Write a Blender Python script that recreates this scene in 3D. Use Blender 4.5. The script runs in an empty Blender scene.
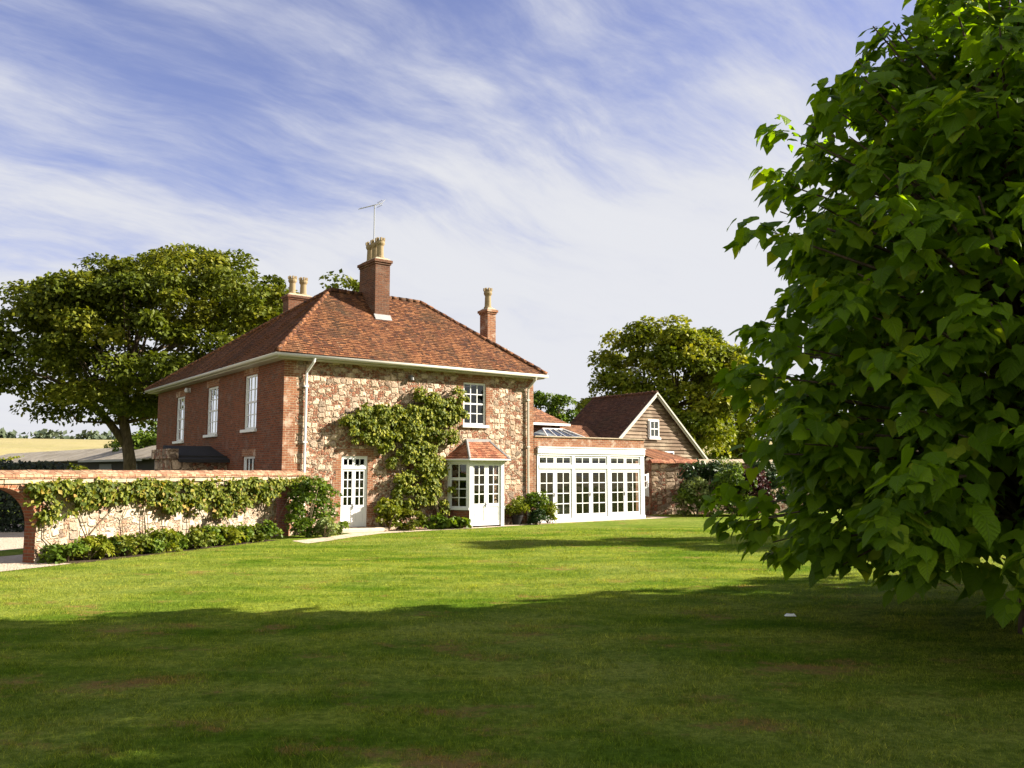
import bpy, bmesh, math, random
import numpy as np
from mathutils import Vector, Matrix
R = math.radians
SC = bpy.context.scene
COL = SC.collection

# ------------------------------------------------------------------ camera, sky, sun, exposure
SUN_EL, SUN_AZ = 27.0, 82.5            # elevation; azimuth clockwise from +Y (90 = +X, the right)
cam_data = bpy.data.cameras.new('camera')
cam_data.lens = 850.0 / 1024.0 * 36.0
cam_data.sensor_width = 36.0
cam_data.clip_start, cam_data.clip_end = 0.1, 4000.0
cam = bpy.data.objects.new('camera', cam_data)
COL.objects.link(cam)
cam.location = (0, 0, 2.0)
cam.rotation_euler = (R(90) + math.atan(87 / 850.0), 0, 0)
SC.camera = cam
SC.view_settings.view_transform = 'Standard'
SC.view_settings.look = 'None'
SC.view_settings.gamma = 1.0
SC.view_settings.exposure = 1.9
try:
    SC.view_settings.use_curve_mapping = False
except Exception:
    pass
SC.cycles.use_denoising = True
SC.cycles.max_bounces = 8
SC.cycles.transparent_max_bounces = 12

sun_data = bpy.data.lights.new('sun', 'SUN')
sun_data.energy = 5.0
sun_data.angle = R(0.5)
sun_data.color = (1.0, 0.91, 0.76)
sun = bpy.data.objects.new('sun', sun_data)
COL.objects.link(sun)
sd = Vector((math.sin(R(SUN_AZ)) * math.cos(R(SUN_EL)), math.cos(R(SUN_AZ)) * math.cos(R(SUN_EL)), math.sin(R(SUN_EL))))
sun.rotation_euler = sd.to_track_quat('Z', 'Y').to_euler()
sun.location = sd * 60


class NT:
    """tiny helper round a node tree"""
    def __init__(s, tree):
        s.t = tree; s.n = tree.nodes; s.l = tree.links
    def new(s, typ, ins=None, **props):
        nd = s.n.new(typ)
        for k, v in props.items():
            setattr(nd, k, v)
        for k, v in (ins or {}).items():
            sock = nd.inputs[k]
            if hasattr(v, 'is_output') or isinstance(v, bpy.types.NodeSocket):
                s.l.new(v, sock)
            else:
                sock.default_value = v
        return nd
    def math(s, op, a, b=0.0, c=0.0, clamp=False):
        nd = s.n.new('ShaderNodeMath'); nd.operation = op; nd.use_clamp = clamp
        for i, v in enumerate((a, b, c)):
            if isinstance(v, bpy.types.NodeSocket): s.l.new(v, nd.inputs[i])
            else: nd.inputs[i].default_value = v
        return nd.outputs[0]
    def mix(s, fac, a, b, mode='MIX'):
        nd = s.n.new('ShaderNodeMix'); nd.data_type = 'RGBA'; nd.blend_type = mode; nd.clamp_factor = True
        for i, v in ((0, fac), (6, a), (7, b)):
            if isinstance(v, bpy.types.NodeSocket): s.l.new(v, nd.inputs[i])
            elif i == 0: nd.inputs[0].default_value = v
            else: nd.inputs[i].default_value = tuple(v) + ((1.0,) if len(v) == 3 else ())
        return nd.outputs[2]
    def ramp(s, fac, stops, interp='LINEAR'):
        nd = s.n.new('ShaderNodeValToRGB'); cr = nd.color_ramp; cr.interpolation = interp
        while len(cr.elements) < len(stops): cr.elements.new(0.5)
        for e, (p, c) in zip(cr.elements, stops):
            e.position = p
            e.color = (c, c, c, 1) if not hasattr(c, '__len__') else tuple(c) + (1,)
        s.l.new(fac, nd.inputs[0])
        return nd.outputs[0]
    def noise(s, vec, scale, detail=4, rough=0.55, dist=0.0):
        nd = s.new('ShaderNodeTexNoise', {'Scale': scale, 'Detail': detail, 'Roughness': rough, 'Distortion': dist})
        if vec is not None: s.l.new(vec, nd.inputs['Vector'])
        return nd.outputs['Fac']
    def mapping(s, vec, loc=(0, 0, 0), rot=(0, 0, 0), scale=(1, 1, 1)):
        nd = s.new('ShaderNodeMapping', {'Vector': vec})
        nd.inputs['Location'].default_value = loc
        nd.inputs['Rotation'].default_value = rot
        nd.inputs['Scale'].default_value = scale
        return nd.outputs[0]
    def smooth(s, v, lo, hi, a=0.0, b=1.0):
        nd = s.n.new('ShaderNodeMapRange'); nd.interpolation_type = 'SMOOTHSTEP'
        s.l.new(v, nd.inputs['Value'])
        for k, x in (('From Min', lo), ('From Max', hi), ('To Min', a), ('To Max', b)):
            nd.inputs[k].default_value = x
        return nd.outputs[0]


# ---- world: Nishita sky with thin cirrus drawn over the sphere of directions
W = bpy.data.worlds.new('World'); SC.world = W; W.use_nodes = True
w = NT(W.node_tree); w.n.clear()
sky = w.new('ShaderNodeTexSky', sky_type='NISHITA', sun_disc=False, sun_elevation=R(SUN_EL), sun_rotation=R(SUN_AZ),
            altitude=50.0, air_density=1.0, dust_density=0.6, ozone_density=3.0)
tc = w.new('ShaderNodeTexCoord')
sep = w.new('ShaderNodeSeparateXYZ', {'Vector': tc.outputs['Generated']})
zc = w.math('MAXIMUM', sep.outputs['Z'], 0.0)
den = w.math('ADD', zc, 0.22)
px = w.math('DIVIDE', sep.outputs['X'], den)
py = w.math('DIVIDE', sep.outputs['Y'], den)
pv = w.new('ShaderNodeCombineXYZ', {'X': px, 'Y': py, 'Z': 0.0}).outputs[0]
warp = w.new('ShaderNodeTexNoise', {'Vector': pv, 'Scale': 0.9, 'Detail': 3.0})
wv = w.new('ShaderNodeVectorMath', {0: warp.outputs['Color'], 1: (0.5, 0.5, 0.5)}, operation='SUBTRACT')
wv2 = w.new('ShaderNodeVectorMath', {0: wv.outputs[0], 'Scale': 0.6}, operation='SCALE')
pw = w.new('ShaderNodeVectorMath', {0: pv, 1: wv2.outputs[0]}, operation='ADD').outputs[0]
st1 = w.noise(w.mapping(w.mapping(pw, rot=(0, 0, R(-40))), scale=(0.6, 2.3, 1)), 1.1, 9, 0.62)
st2 = w.noise(w.mapping(w.mapping(pw, loc=(3.1, 1.7, 0), rot=(0, 0, R(-56))), scale=(0.8, 4.2, 1)), 1.9, 9, 0.66)
soft = w.noise(w.mapping(pw, loc=(7.3, 2.2, 0)), 1.3, 7, 0.6)
sm = w.math('ADD', w.math('MULTIPLY', st1, 1.0), w.math('ADD', w.math('MULTIPLY', st2, 0.26), w.math('MULTIPLY', soft, 0.60)))
# more veil low down and towards the sun's side
low = w.smooth(sep.outputs['Z'], 0.50, 0.06)
side = w.smooth(sep.outputs['X'], -0.55, 0.55)
cov = w.math('ADD', sm, w.math('ADD', w.math('MULTIPLY', low, 0.36), w.math('MULTIPLY', side, 0.18)))
high = w.smooth(sep.outputs['Z'], 0.60, 0.85, 1.0, 0.35)      # thinner veil overhead
mask = w.math('MULTIPLY', w.smooth(cov, 0.84, 1.24, 0.04, 0.97), high)
back = w.smooth(sep.outputs['Y'], 0.15, -0.75)                    # unseen bright cloud behind the viewer, added to lift the shaded sides
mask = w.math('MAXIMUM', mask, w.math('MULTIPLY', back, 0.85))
tint = w.mix(1.0, sky.outputs[0], (1.16, 0.88, 1.02), 'MULTIPLY')
cloud = w.mix(w.smooth(cov, 0.85, 1.35), (3.35, 3.5, 4.2), (4.35, 4.4, 4.6))
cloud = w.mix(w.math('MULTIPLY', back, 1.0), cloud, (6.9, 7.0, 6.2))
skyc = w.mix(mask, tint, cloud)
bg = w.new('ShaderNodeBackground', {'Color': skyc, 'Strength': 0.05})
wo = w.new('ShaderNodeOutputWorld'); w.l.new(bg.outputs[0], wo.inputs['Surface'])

# ------------------------------------------------------------------ materials
MATS = {}


def new_mat(name):
    m = bpy.data.materials.new(name); m.use_nodes = True
    t = NT(m.node_tree); t.n.clear()
    out = t.new('ShaderNodeOutputMaterial')
    MATS[name] = m
    return m, t, out


def finish(t, out, color, rough=0.8, bump=None, bump_d=0.01, spec=0.3, metal=0.0, bump_s=1.0):
    p = t.new('ShaderNodeBsdfPrincipled')
    for k, v in (('Base Color', color), ('Roughness', rough), ('Specular IOR Level', spec), ('Metallic', metal)):
        if isinstance(v, bpy.types.NodeSocket): t.l.new(v, p.inputs[k])
        elif k == 'Base Color': p.inputs[k].default_value = tuple(v) + (1,)
        else: p.inputs[k].default_value = v
    if bump is not None:
        b = t.new('ShaderNodeBump', {'Height': bump, 'Distance': bump_d, 'Strength': bump_s})
        t.l.new(b.outputs[0], p.inputs['Normal'])
    t.l.new(p.outputs[0], out.inputs['Surface'])
    return p


def uvco(t): return t.new('ShaderNodeUVMap').outputs[0]
def obco(t): return t.new('ShaderNodeTexCoord').outputs['Object']


def brick_nodes(t, uv, c1, c2, mortar, bw=0.225, rh=0.075, ms=0.010):
    d = t.new('ShaderNodeTexNoise', {'Vector': uv, 'Scale': 2.3, 'Detail': 2.0})
    off = t.new('ShaderNodeVectorMath', {0: d.outputs['Color'], 'Scale': 0.03}, operation='SCALE')
    v2 = t.new('ShaderNodeVectorMath', {0: uv, 1: off.outputs[0]}, operation='ADD').outputs[0]
    b = t.new('ShaderNodeTexBrick', {'Vector': v2, 'Color1': tuple(c1) + (1,), 'Color2': tuple(c2) + (1,), 'Mortar': tuple(mortar) + (1,),
                                     'Scale': 1.0, 'Mortar Size': ms, 'Mortar Smooth': 0.2, 'Bias': 0.0, 'Brick Width': bw, 'Row Height': rh})
    return b.outputs['Color'], b.outputs['Fac']


def m_brick(name, c1, c2, mortar, stain=0.35, pale=0.0):
    m, t, out = new_mat(name)
    uv = uvco(t)
    c, f = brick_nodes(t, uv, c1, c2, mortar)
    n1 = t.noise(uv, 1.1, 6, 0.6); n2 = t.noise(uv, 14.0, 4, 0.7)
    c = t.mix(t.smooth(n2, 0.35, 0.75, 0.0, 0.55), c, t.mix(1.0, c, (0.35, 0.33, 0.34), 'MULTIPLY'))
    c = t.mix(t.smooth(n1, 0.5, 0.72, 0.0, stain), c, (0.10, 0.065, 0.05))
    if pale: c = t.mix(t.smooth(t.noise(uv, 2.2, 6, 0.65), 0.5, 0.66, 0.0, pale), c, (0.62, 0.52, 0.42))
    h = t.math('SUBTRACT', t.math('MULTIPLY', n2, 0.5), f)
    finish(t, out, c, 0.88, h, 0.012, 0.2)
    return m


m_brick('brick_red', (0.215, 0.062, 0.026), (0.115, 0.036, 0.019), (0.16, 0.11, 0.075), 0.45, 0.06)
m_brick('brick_orange', (0.28, 0.115, 0.055), (0.18, 0.065, 0.034), (0.33, 0.235, 0.155), 0.2, 0.45)
m_brick('brick_sooty', (0.15, 0.058, 0.028), (0.085, 0.036, 0.021), (0.15, 0.10, 0.07), 0.5, 0.05)


def m_rubble(name, scale, share, cream, brick1, brick2, mortar, chalk=0.0):
    """irregular stone blocks and flint set among small red bricks"""
    m, t, out = new_mat(name)
    uv = uvco(t)
    d = t.new('ShaderNodeTexNoise', {'Vector': uv, 'Scale': 5.0, 'Detail': 3.0})
    off = t.new('ShaderNodeVectorMath', {0: d.outputs['Color'], 'Scale': 0.09}, operation='SCALE')
    v2 = t.new('ShaderNodeVectorMath', {0: uv, 1: off.outputs[0]}, operation='ADD').outputs[0]
    mp = t.mapping(v2, scale=(1.0, 1.28, 1))
    vc = t.new('ShaderNodeTexVoronoi', {'Vector': mp, 'Scale': scale, 'Randomness': 0.78}, distance='CHEBYCHEV')
    ve = t.new('ShaderNodeTexVoronoi', {'Vector': mp, 'Scale': scale, 'Randomness': 0.78}, distance='CHEBYCHEV', feature='F2')
    gap = t.math('SUBTRACT', ve.outputs['Distance'], vc.outputs['Distance'])
    sr = t.new('ShaderNodeSeparateColor', {'Color': vc.outputs['Color']})
    vs = t.new('ShaderNodeTexVoronoi', {'Vector': mp, 'Scale': scale * 2.3, 'Randomness': 0.9})
    vse = t.new('ShaderNodeTexVoronoi', {'Vector': mp, 'Scale': scale * 2.3, 'Randomness': 0.9}, feature='DISTANCE_TO_EDGE')
    ss = t.new('ShaderNodeSeparateColor', {'Color': vs.outputs['Color']})
    n2 = t.noise(uv, 18.0, 5, 0.7); n1 = t.noise(uv, 0.9, 5, 0.6)
    big = t.ramp(sr.outputs[1], [(0.0, [x * 0.38 for x in cream]), (0.25, [x * 0.68 for x in cream]), (0.55, cream), (1.0, [min(0.8, x * 1.35) for x in cream])])
    small = t.ramp(ss.outputs[0], [(0.0, brick1), (0.28, brick2), (0.45, (0.36, 0.25, 0.165)), (0.58, [x * 0.85 for x in cream]), (0.86, (0.17, 0.12, 0.09)), (0.93, brick1)], 'CONSTANT')
    small = t.mix(t.smooth(vse.outputs['Distance'], 0.03, 0.10), mortar, small)
    isbig = t.math('GREATER_THAN', sr.outputs[0], share)
    bigc = t.mix(t.smooth(gap, 0.04, 0.14), mortar, big)
    c = t.mix(isbig, small, bigc)
    c = t.mix(t.smooth(n2, 0.36, 0.62, 0.55, 0.0), c, t.mix(1.0, c, (0.36, 0.30, 0.27), 'MULTIPLY'))
    c = t.mix(t.smooth(n1, 0.45, 0.7, 0.0, 0.3), c, t.mix(1.0, c, (0.62, 0.45, 0.33), 'MULTIPLY'))
    if chalk: c = t.mix(t.smooth(t.noise(uv, 1.5, 6, 0.7), 0.42, 0.62, 0.0, chalk), c, (0.48, 0.40, 0.31))
    hb = t.math('MULTIPLY', t.smooth(gap, 0.02, 0.25), isbig)
    hs = t.math('MULTIPLY', t.smooth(vse.outputs['Distance'], 0.01, 0.18), t.math('SUBTRACT', 0.9, isbig))
    h = t.math('ADD', t.math('ADD', hb, hs), t.math('MULTIPLY', n2, 0.5))
    finish(t, out, c, 0.9, h, 0.045, 0.2)
    return m


m_rubble('rubble_stone', 4.1, 0.48, (0.50, 0.385, 0.29), (0.30, 0.13, 0.078), (0.21, 0.085, 0.052), (0.39, 0.275, 0.19))
m_rubble('rubble_dark', 2.6, 0.55, (0.46, 0.35, 0.25), (0.28, 0.11, 0.065), (0.20, 0.09, 0.06), (0.24, 0.17, 0.11))
m_rubble('chalk_wall', 4.2, 0.45, (0.46, 0.37, 0.28), (0.34, 0.16, 0.10), (0.30, 0.19, 0.12), (0.42, 0.32, 0.23), 0.75)


def m_tile(name, a, b, c3, moss=(0.09, 0.075, 0.035), mossf=0.5, dark=0.6, pale=0.4):
    m, t, out = new_mat(name)
    uv = uvco(t)
    d = t.new('ShaderNodeTexNoise', {'Vector': uv, 'Scale': 1.6, 'Detail': 3.0})
    off = t.new('ShaderNodeVectorMath', {0: d.outputs['Color'], 'Scale': 0.06}, operation='SCALE')
    v2 = t.new('ShaderNodeVectorMath', {0: uv, 1: off.outputs[0]}, operation='ADD').outputs[0]
    bt = t.new('ShaderNodeTexBrick', {'Vector': v2, 'Color1': (0, 0, 0, 1), 'Color2': (1, 1, 1, 1), 'Mortar': (0.1, 0.1, 0.1, 1), 'Scale': 1.0,
                                      'Mortar Size': 0.008, 'Mortar Smooth': 0.3, 'Brick Width': 0.17, 'Row Height': 0.11})
    col = t.ramp(bt.outputs['Color'], [(0.0, b), (0.35, a), (0.7, c3), (1.0, [x * 1.25 for x in c3])])
    n1 = t.noise(uv, 0.55, 6, 0.65); n2 = t.noise(uv, 4.0, 6, 0.75); n3 = t.noise(t.mapping(uv, loc=(9, 4, 0)), 2.6, 5, 0.7)
    col = t.mix(t.smooth(n2, 0.50, 0.66, 0.0, dark), col, [x * 0.35 for x in b])
    col = t.mix(t.smooth(n1, 0.46, 0.66, 0.0, mossf), col, moss)
    col = t.mix(t.smooth(n3, 0.60, 0.70, 0.0, pale), col, (0.50, 0.30, 0.17))
    col = t.mix(t.math('MULTIPLY', bt.outputs['Fac'], 0.7), col, [x * 0.25 for x in b])
    h = t.math('ADD', t.math('MULTIPLY', bt.outputs['Color'], 0.6), t.math('MULTIPLY', n2, 0.5))
    h = t.math('SUBTRACT', h, bt.outputs['Fac'])
    finish(t, out, col, 0.85, h, 0.02, 0.2)
    return m


m_tile('clay_tile', (0.135, 0.047, 0.021), (0.05, 0.024, 0.016), (0.205, 0.086, 0.036), moss=(0.05, 0.034, 0.018), mossf=0.65, dark=0.95, pale=0.45)
m_tile('bay_tile', (0.30, 0.105, 0.055), (0.17, 0.065, 0.04), (0.38, 0.17, 0.095), mossf=0.2, dark=0.4)
m_tile('coping_tile', (0.30, 0.145, 0.085), (0.20, 0.10, 0.06), (0.34, 0.22, 0.14), mossf=0.35, dark=0.6, pale=0.75)
m_tile('barn_tile', (0.10, 0.045, 0.025), (0.06, 0.03, 0.02), (0.13, 0.058, 0.032), mossf=0.3, dark=0.6, pale=0.05)
m_tile('dull_tile', (0.20, 0.09, 0.05), (0.13, 0.06, 0.04), (0.28, 0.13, 0.07), mossf=0.3, dark=0.4, pale=0.2)


def m_plain(name, col, rough=0.6, spec=0.3, var=0.25, scale=3.0, metal=0.0, bump=0.004):
    m, t, out = new_mat(name)
    o = obco(t)
    n = t.noise(o, scale, 6, 0.65); n2 = t.noise(o, scale * 9, 3, 0.6)
    c = t.mix(t.smooth(n, 0.35, 0.72, 0.0, var), col, [x * 0.55 for x in col])
    finish(t, out, c, rough, n2 if bump else None, bump, spec, metal)
    return m


m_plain('white_paint', (0.60, 0.60, 0.60), 0.45, 0.4, 0.10, 2.5, bump=0.001)
m_plain('cream_paint', (0.42, 0.40, 0.34), 0.5, 0.35, 0.25, 2.0, bump=0.002)
m_plain('lead', (0.24, 0.24, 0.245), 0.6, 0.4, 0.4, 3.0)
m_plain('buff_clay', (0.24, 0.18, 0.10), 0.8, 0.2, 0.5, 5.0)
m_plain('dark_metal', (0.10, 0.10, 0.10), 0.5, 0.4, 0.3)
m_plain('grey_metal', (0.30, 0.31, 0.32), 0.45, 0.5, 0.2, metal=0.6)
m_plain('black_pot', (0.012, 0.011, 0.011), 0.7, 0.15, 0.3)
m_plain('terracotta_pot', (0.40, 0.17, 0.09), 0.8, 0.2, 0.4)
m_plain('stone_slab', (0.52, 0.43, 0.33), 0.85, 0.2, 0.45, 4.0, bump=0.01)
m_plain('cement_cap', (0.40, 0.32, 0.23), 0.9, 0.2, 0.55, 7.0, bump=0.02)
m_plain('dark_inside', (0.05, 0.043, 0.035), 0.9, 0.1, 0.3)
m_plain('tan_inside', (0.50, 0.36, 0.20), 0.9, 0.1, 0.3)
m_plain('plaster_inside', (0.42, 0.33, 0.20), 0.9, 0.1, 0.2)
m_plain('blind_cloth', (0.62, 0.60, 0.50), 0.9, 0.1, 0.1)
m_plain('soil', (0.07, 0.05, 0.035), 0.95, 0.1, 0.5, 6.0, bump=0.03)
m_plain('black_timber', (0.028, 0.027, 0.028), 0.8, 0.2, 0.3)
m_plain('grey_door', (0.12, 0.125, 0.135), 0.7, 0.3, 0.2)
m_plain('paper_white', (0.8, 0.8, 0.78), 0.7, 0.2, 0.05)


def m_shed_roof():
    m, t, out = new_mat('corrugated_sheet')
    uv = uvco(t)
    wv_ = t.new('ShaderNodeTexWave', {'Vector': uv, 'Scale': 2.2, 'Distortion': 0.0}, bands_direction='X')
    n = t.noise(uv, 0.7, 6, 0.65); n2 = t.noise(uv, 5, 5, 0.7)
    c = t.mix(t.smooth(n, 0.4, 0.65), (0.34, 0.30, 0.25), (0.22, 0.19, 0.15))
    c = t.mix(t.smooth(n2, 0.5, 0.68, 0.0, 0.7), c, (0.30, 0.25, 0.12))
    finish(t, out, c, 0.85, wv_.outputs['Fac'], 0.03, 0.2)
m_shed_roof()


def m_board():
    m, t, out = new_mat('weatherboard')
    o = obco(t)
    st = t.mapping(o, scale=(0.6, 0.6, 14.0))
    n = t.noise(st, 2.0, 6, 0.7); n1 = t.noise(o, 0.8, 4, 0.6)
    rn = t.new('ShaderNodeNewGeometry').outputs['Random Per Island']
    c = t.ramp(rn, [(0.0, (0.105, 0.070, 0.046)), (0.5, (0.17, 0.118, 0.078)), (1.0, (0.25, 0.185, 0.13))])
    c = t.mix(t.smooth(n, 0.35, 0.65, 0.75, 0.0), c, (0.09, 0.055, 0.035))
    c = t.mix(t.smooth(n1, 0.45, 0.7, 0.0, 0.3), c, (0.5, 0.42, 0.31))
    finish(t, out, c, 0.85, n, 0.015, 0.2)
m_board()


def m_glass(name='window_glass', tcol=(0.74, 0.76, 0.74)):
    m, t, out = new_mat(name)
    o = obco(t)
    bmp = t.new('ShaderNodeBump', {'Height': t.noise(o, 1.7, 2, 0.5), 'Distance': 0.012, 'Strength': 0.6})
    fr = t.new('ShaderNodeFresnel', {'IOR': 1.5}); t.l.new(bmp.outputs[0], fr.inputs['Normal'])
    f2 = t.math('MULTIPLY', fr.outputs[0], 1.5, clamp=True)
    tr = t.new('ShaderNodeBsdfTransparent', {'Color': tuple(tcol) + (1,)})
    gl = t.new('ShaderNodeBsdfGlossy', {'Color': (0.9, 0.93, 0.95, 1), 'Roughness': 0.02}); t.l.new(bmp.outputs[0], gl.inputs['Normal'])
    mx = t.new('ShaderNodeMixShader', {0: f2, 1: tr.outputs[0], 2: gl.outputs[0]})
    t.l.new(mx.outputs[0], out.inputs['Surface'])
m_glass()


def m_bark(name, c):
    m, t, out = new_mat(name)
    o = obco(t)
    n = t.noise(t.mapping(o, scale=(1, 1, 0.25)), 9.0, 6, 0.7)
    col = t.mix(t.smooth(n, 0.35, 0.65), [x * 0.45 for x in c], c)
    finish(t, out, col, 0.9, n, 0.03, 0.15)
m_bark('bark', (0.115, 0.085, 0.058))
m_bark('vine_wood', (0.26, 0.20, 0.13))


def m_leaf(name, stops, trans=0.35, rough=0.45, tcol=None, spec=0.35, ribs=False):
    m, t, out = new_mat(name)
    at = t.new('ShaderNodeAttribute', attribute_name='rnd')
    c = t.ramp(at.outputs['Fac'], stops)
    p = t.new('ShaderNodeBsdfPrincipled', {'Base Color': c, 'Roughness': rough, 'Specular IOR Level': spec})
    if ribs:
        u = uvco(t)
        sx = t.new('ShaderNodeSeparateXYZ', {'Vector': u})
        ax = t.math('ABSOLUTE', sx.outputs[0])
        dg = t.math('SUBTRACT', sx.outputs[1], t.math('MULTIPLY', ax, 0.85))
        wave = t.math('ABSOLUTE', t.math('SINE', t.math('MULTIPLY', dg, 19.0)))
        mid = t.smooth(ax, 0.0, 0.05)
        hh = t.math('MULTIPLY', t.smooth(wave, 0.0, 0.6), mid)
        b = t.new('ShaderNodeBump', {'Height': hh, 'Distance': 0.012, 'Strength': 0.8})
        t.l.new(b.outputs[0], p.inputs['Normal'])
        vein = t.mix(t.math('MULTIPLY', t.math('SUBTRACT', 1.0, hh), 0.35), c, (0.16, 0.22, 0.05))
        t.l.new(vein, p.inputs['Base Color'])
    tcx = t.mix(1.0, c, tcol or (1.5, 1.5, 0.5), 'MULTIPLY')
    tr = t.new('ShaderNodeBsdfTranslucent', {'Color': tcx})
    mx = t.new('ShaderNodeMixShader', {0: trans, 1: p.outputs[0], 2: tr.outputs[0]})
    t.l.new(mx.outputs[0], out.inputs['Surface'])


m_leaf('leaf_catalpa', [(0, (0.060, 0.120, 0.004)), (0.5, (0.110, 0.195, 0.005)), (0.9, (0.150, 0.24, 0.008)), (1, (0.23, 0.28, 0.02))], 0.48, 0.5, (2.0, 1.9, 0.4), spec=0.12, ribs=True)
m_leaf('leaf_beech', [(0, (0.035, 0.050, 0.005)), (0.5, (0.080, 0.100, 0.007)), (1, (0.17, 0.165, 0.012))], 0.25, 0.55, spec=0.15)
m_leaf('leaf_gold', [(0, (0.05, 0.075, 0.006)), (0.5, (0.135, 0.16, 0.011)), (1, (0.27, 0.255, 0.02))], 0.28, 0.55, spec=0.15)
m_leaf('leaf_green', [(0, (0.035, 0.065, 0.007)), (0.6, (0.085, 0.135, 0.012)), (1, (0.17, 0.21, 0.022))], 0.3, 0.5, spec=0.2)
m_leaf('leaf_dark', [(0, (0.012, 0.028, 0.008)), (0.6, (0.026, 0.055, 0.012)), (1, (0.055, 0.09, 0.015))], 0.2, 0.45)
m_leaf('leaf_yew', [(0, (0.006, 0.012, 0.005)), (1, (0.018, 0.032, 0.010))], 0.1, 0.6)
m_leaf('leaf_wisteria', [(0, (0.05, 0.075, 0.006)), (0.5, (0.12, 0.145, 0.010)), (1, (0.25, 0.245, 0.022))], 0.3, 0.55, spec=0.15)
m_leaf('leaf_creeper', [(0, (0.035, 0.055, 0.007)), (0.5, (0.105, 0.13, 0.013)), (0.9, (0.21, 0.215, 0.028)), (1, (0.28, 0.18, 0.05))], 0.28, 0.55, spec=0.15)
m_leaf('leaf_silver', [(0, (0.09, 0.13, 0.03)), (1, (0.27, 0.31, 0.10))], 0.2, 0.6)
m_leaf('leaf_red', [(0, (0.025, 0.008, 0.009)), (0.6, (0.05, 0.012, 0.014)), (1, (0.09, 0.025, 0.022))], 0.25, 0.5, (1.4, 0.6, 0.5))
m_leaf('leaf_dry', [(0, (0.30, 0.22, 0.09)), (1, (0.38, 0.30, 0.13))], 0.2, 0.6)
m_leaf('petal', [(0, (0.6, 0.45, 0.35)), (1, (0.75, 0.68, 0.5))], 0.3, 0.7, (1, 1, 1))
m_leaf('leaf_far', [(0, (0.035, 0.055, 0.03)), (1, (0.075, 0.095, 0.05))], 0.1, 0.7)


def lawn_color(t, o):
    """the same patchy turf colours for the ground sheet and for the blades on it"""
    big = t.noise(o, 0.16, 5, 0.6); mid = t.noise(t.mapping(o, loc=(5, 3, 0), scale=(0.55, 1.3, 1)), 0.75, 6, 0.65)
    fine = t.noise(t.mapping(o, loc=(2, 8, 0)), 4.0, 5, 0.7)
    dry = t.noise(t.mapping(o, loc=(11.3, 1.4, 0), scale=(0.75, 1.2, 1)), 0.85, 6, 0.7)
    c = t.mix(t.smooth(mid, 0.35, 0.65), (0.095, 0.170, 0.010), (0.265, 0.30, 0.045))
    c = t.mix(t.smooth(big, 0.42, 0.66, 0.0, 0.6), c, (0.30, 0.315, 0.08))
    c = t.mix(t.smooth(fine, 0.45, 0.7, 0.0, 0.5), c, (0.055, 0.105, 0.006))
    sy = t.new('ShaderNodeSeparateXYZ', {'Vector': o}).outputs[1]
    near = t.smooth(sy, 14.0, 6.5)
    dr = t.math('ADD', dry, t.math('MULTIPLY', near, 0.035))
    dr = t.math('ADD', dr, t.math('MULTIPLY', t.math('SUBTRACT', t.noise(o, 9.0, 5, 0.8), 0.5), 0.36))
    sp = t.noise(t.mapping(o, loc=(4, 1, 0)), 11.0, 5, 0.8)
    c = t.mix(t.smooth(sp, 0.38, 0.62, 0.7, 0.0), c, t.mix(1.0, c, (0.42, 0.50, 0.40), 'MULTIPLY'))
    c = t.mix(t.smooth(dr, 0.56, 0.72, 0.0, 0.85), c, (0.25, 0.145, 0.062))
    return c, fine, mid


def m_lawn():
    m, t, out = new_mat('lawn_turf')
    o = obco(t)
    c, fine, mid = lawn_color(t, o)
    n3 = t.noise(o, 22.0, 4, 0.75)
    c = t.mix(t.smooth(n3, 0.3, 0.7, 0.6, 0.0), c, t.mix(1.0, c, (0.35, 0.42, 0.3), 'MULTIPLY'))
    h = t.math('ADD', t.math('MULTIPLY', n3, 0.6), t.math('MULTIPLY', fine, 1.1))
    finish(t, out, c, 1.0, h, 0.05, 0.02)
    m, t, out = new_mat('grass_blade')
    o = obco(t)
    c, fine, mid = lawn_color(t, o)
    at = t.new('ShaderNodeAttribute', attribute_name='rnd').outputs['Fac']
    c = t.mix(1.0, c, t.ramp(at, [(0, (0.5, 0.55, 0.4)), (0.6, (1.15, 1.15, 1.0)), (0.9, (1.6, 1.5, 1.2)), (1.0, (2.6, 2.1, 2.0))]), 'MULTIPLY')
    p = t.new('ShaderNodeBsdfPrincipled', {'Base Color': c, 'Roughness': 0.7, 'Specular IOR Level': 0.06})
    tr = t.new('ShaderNodeBsdfTranslucent', {'Color': t.mix(1.0, c, (1.4, 1.35, 0.6), 'MULTIPLY')})
    mx = t.new('ShaderNodeMixShader', {0: 0.35, 1: p.outputs[0], 2: tr.outputs[0]})
    t.l.new(mx.outputs[0], out.inputs['Surface'])
m_lawn()


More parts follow.
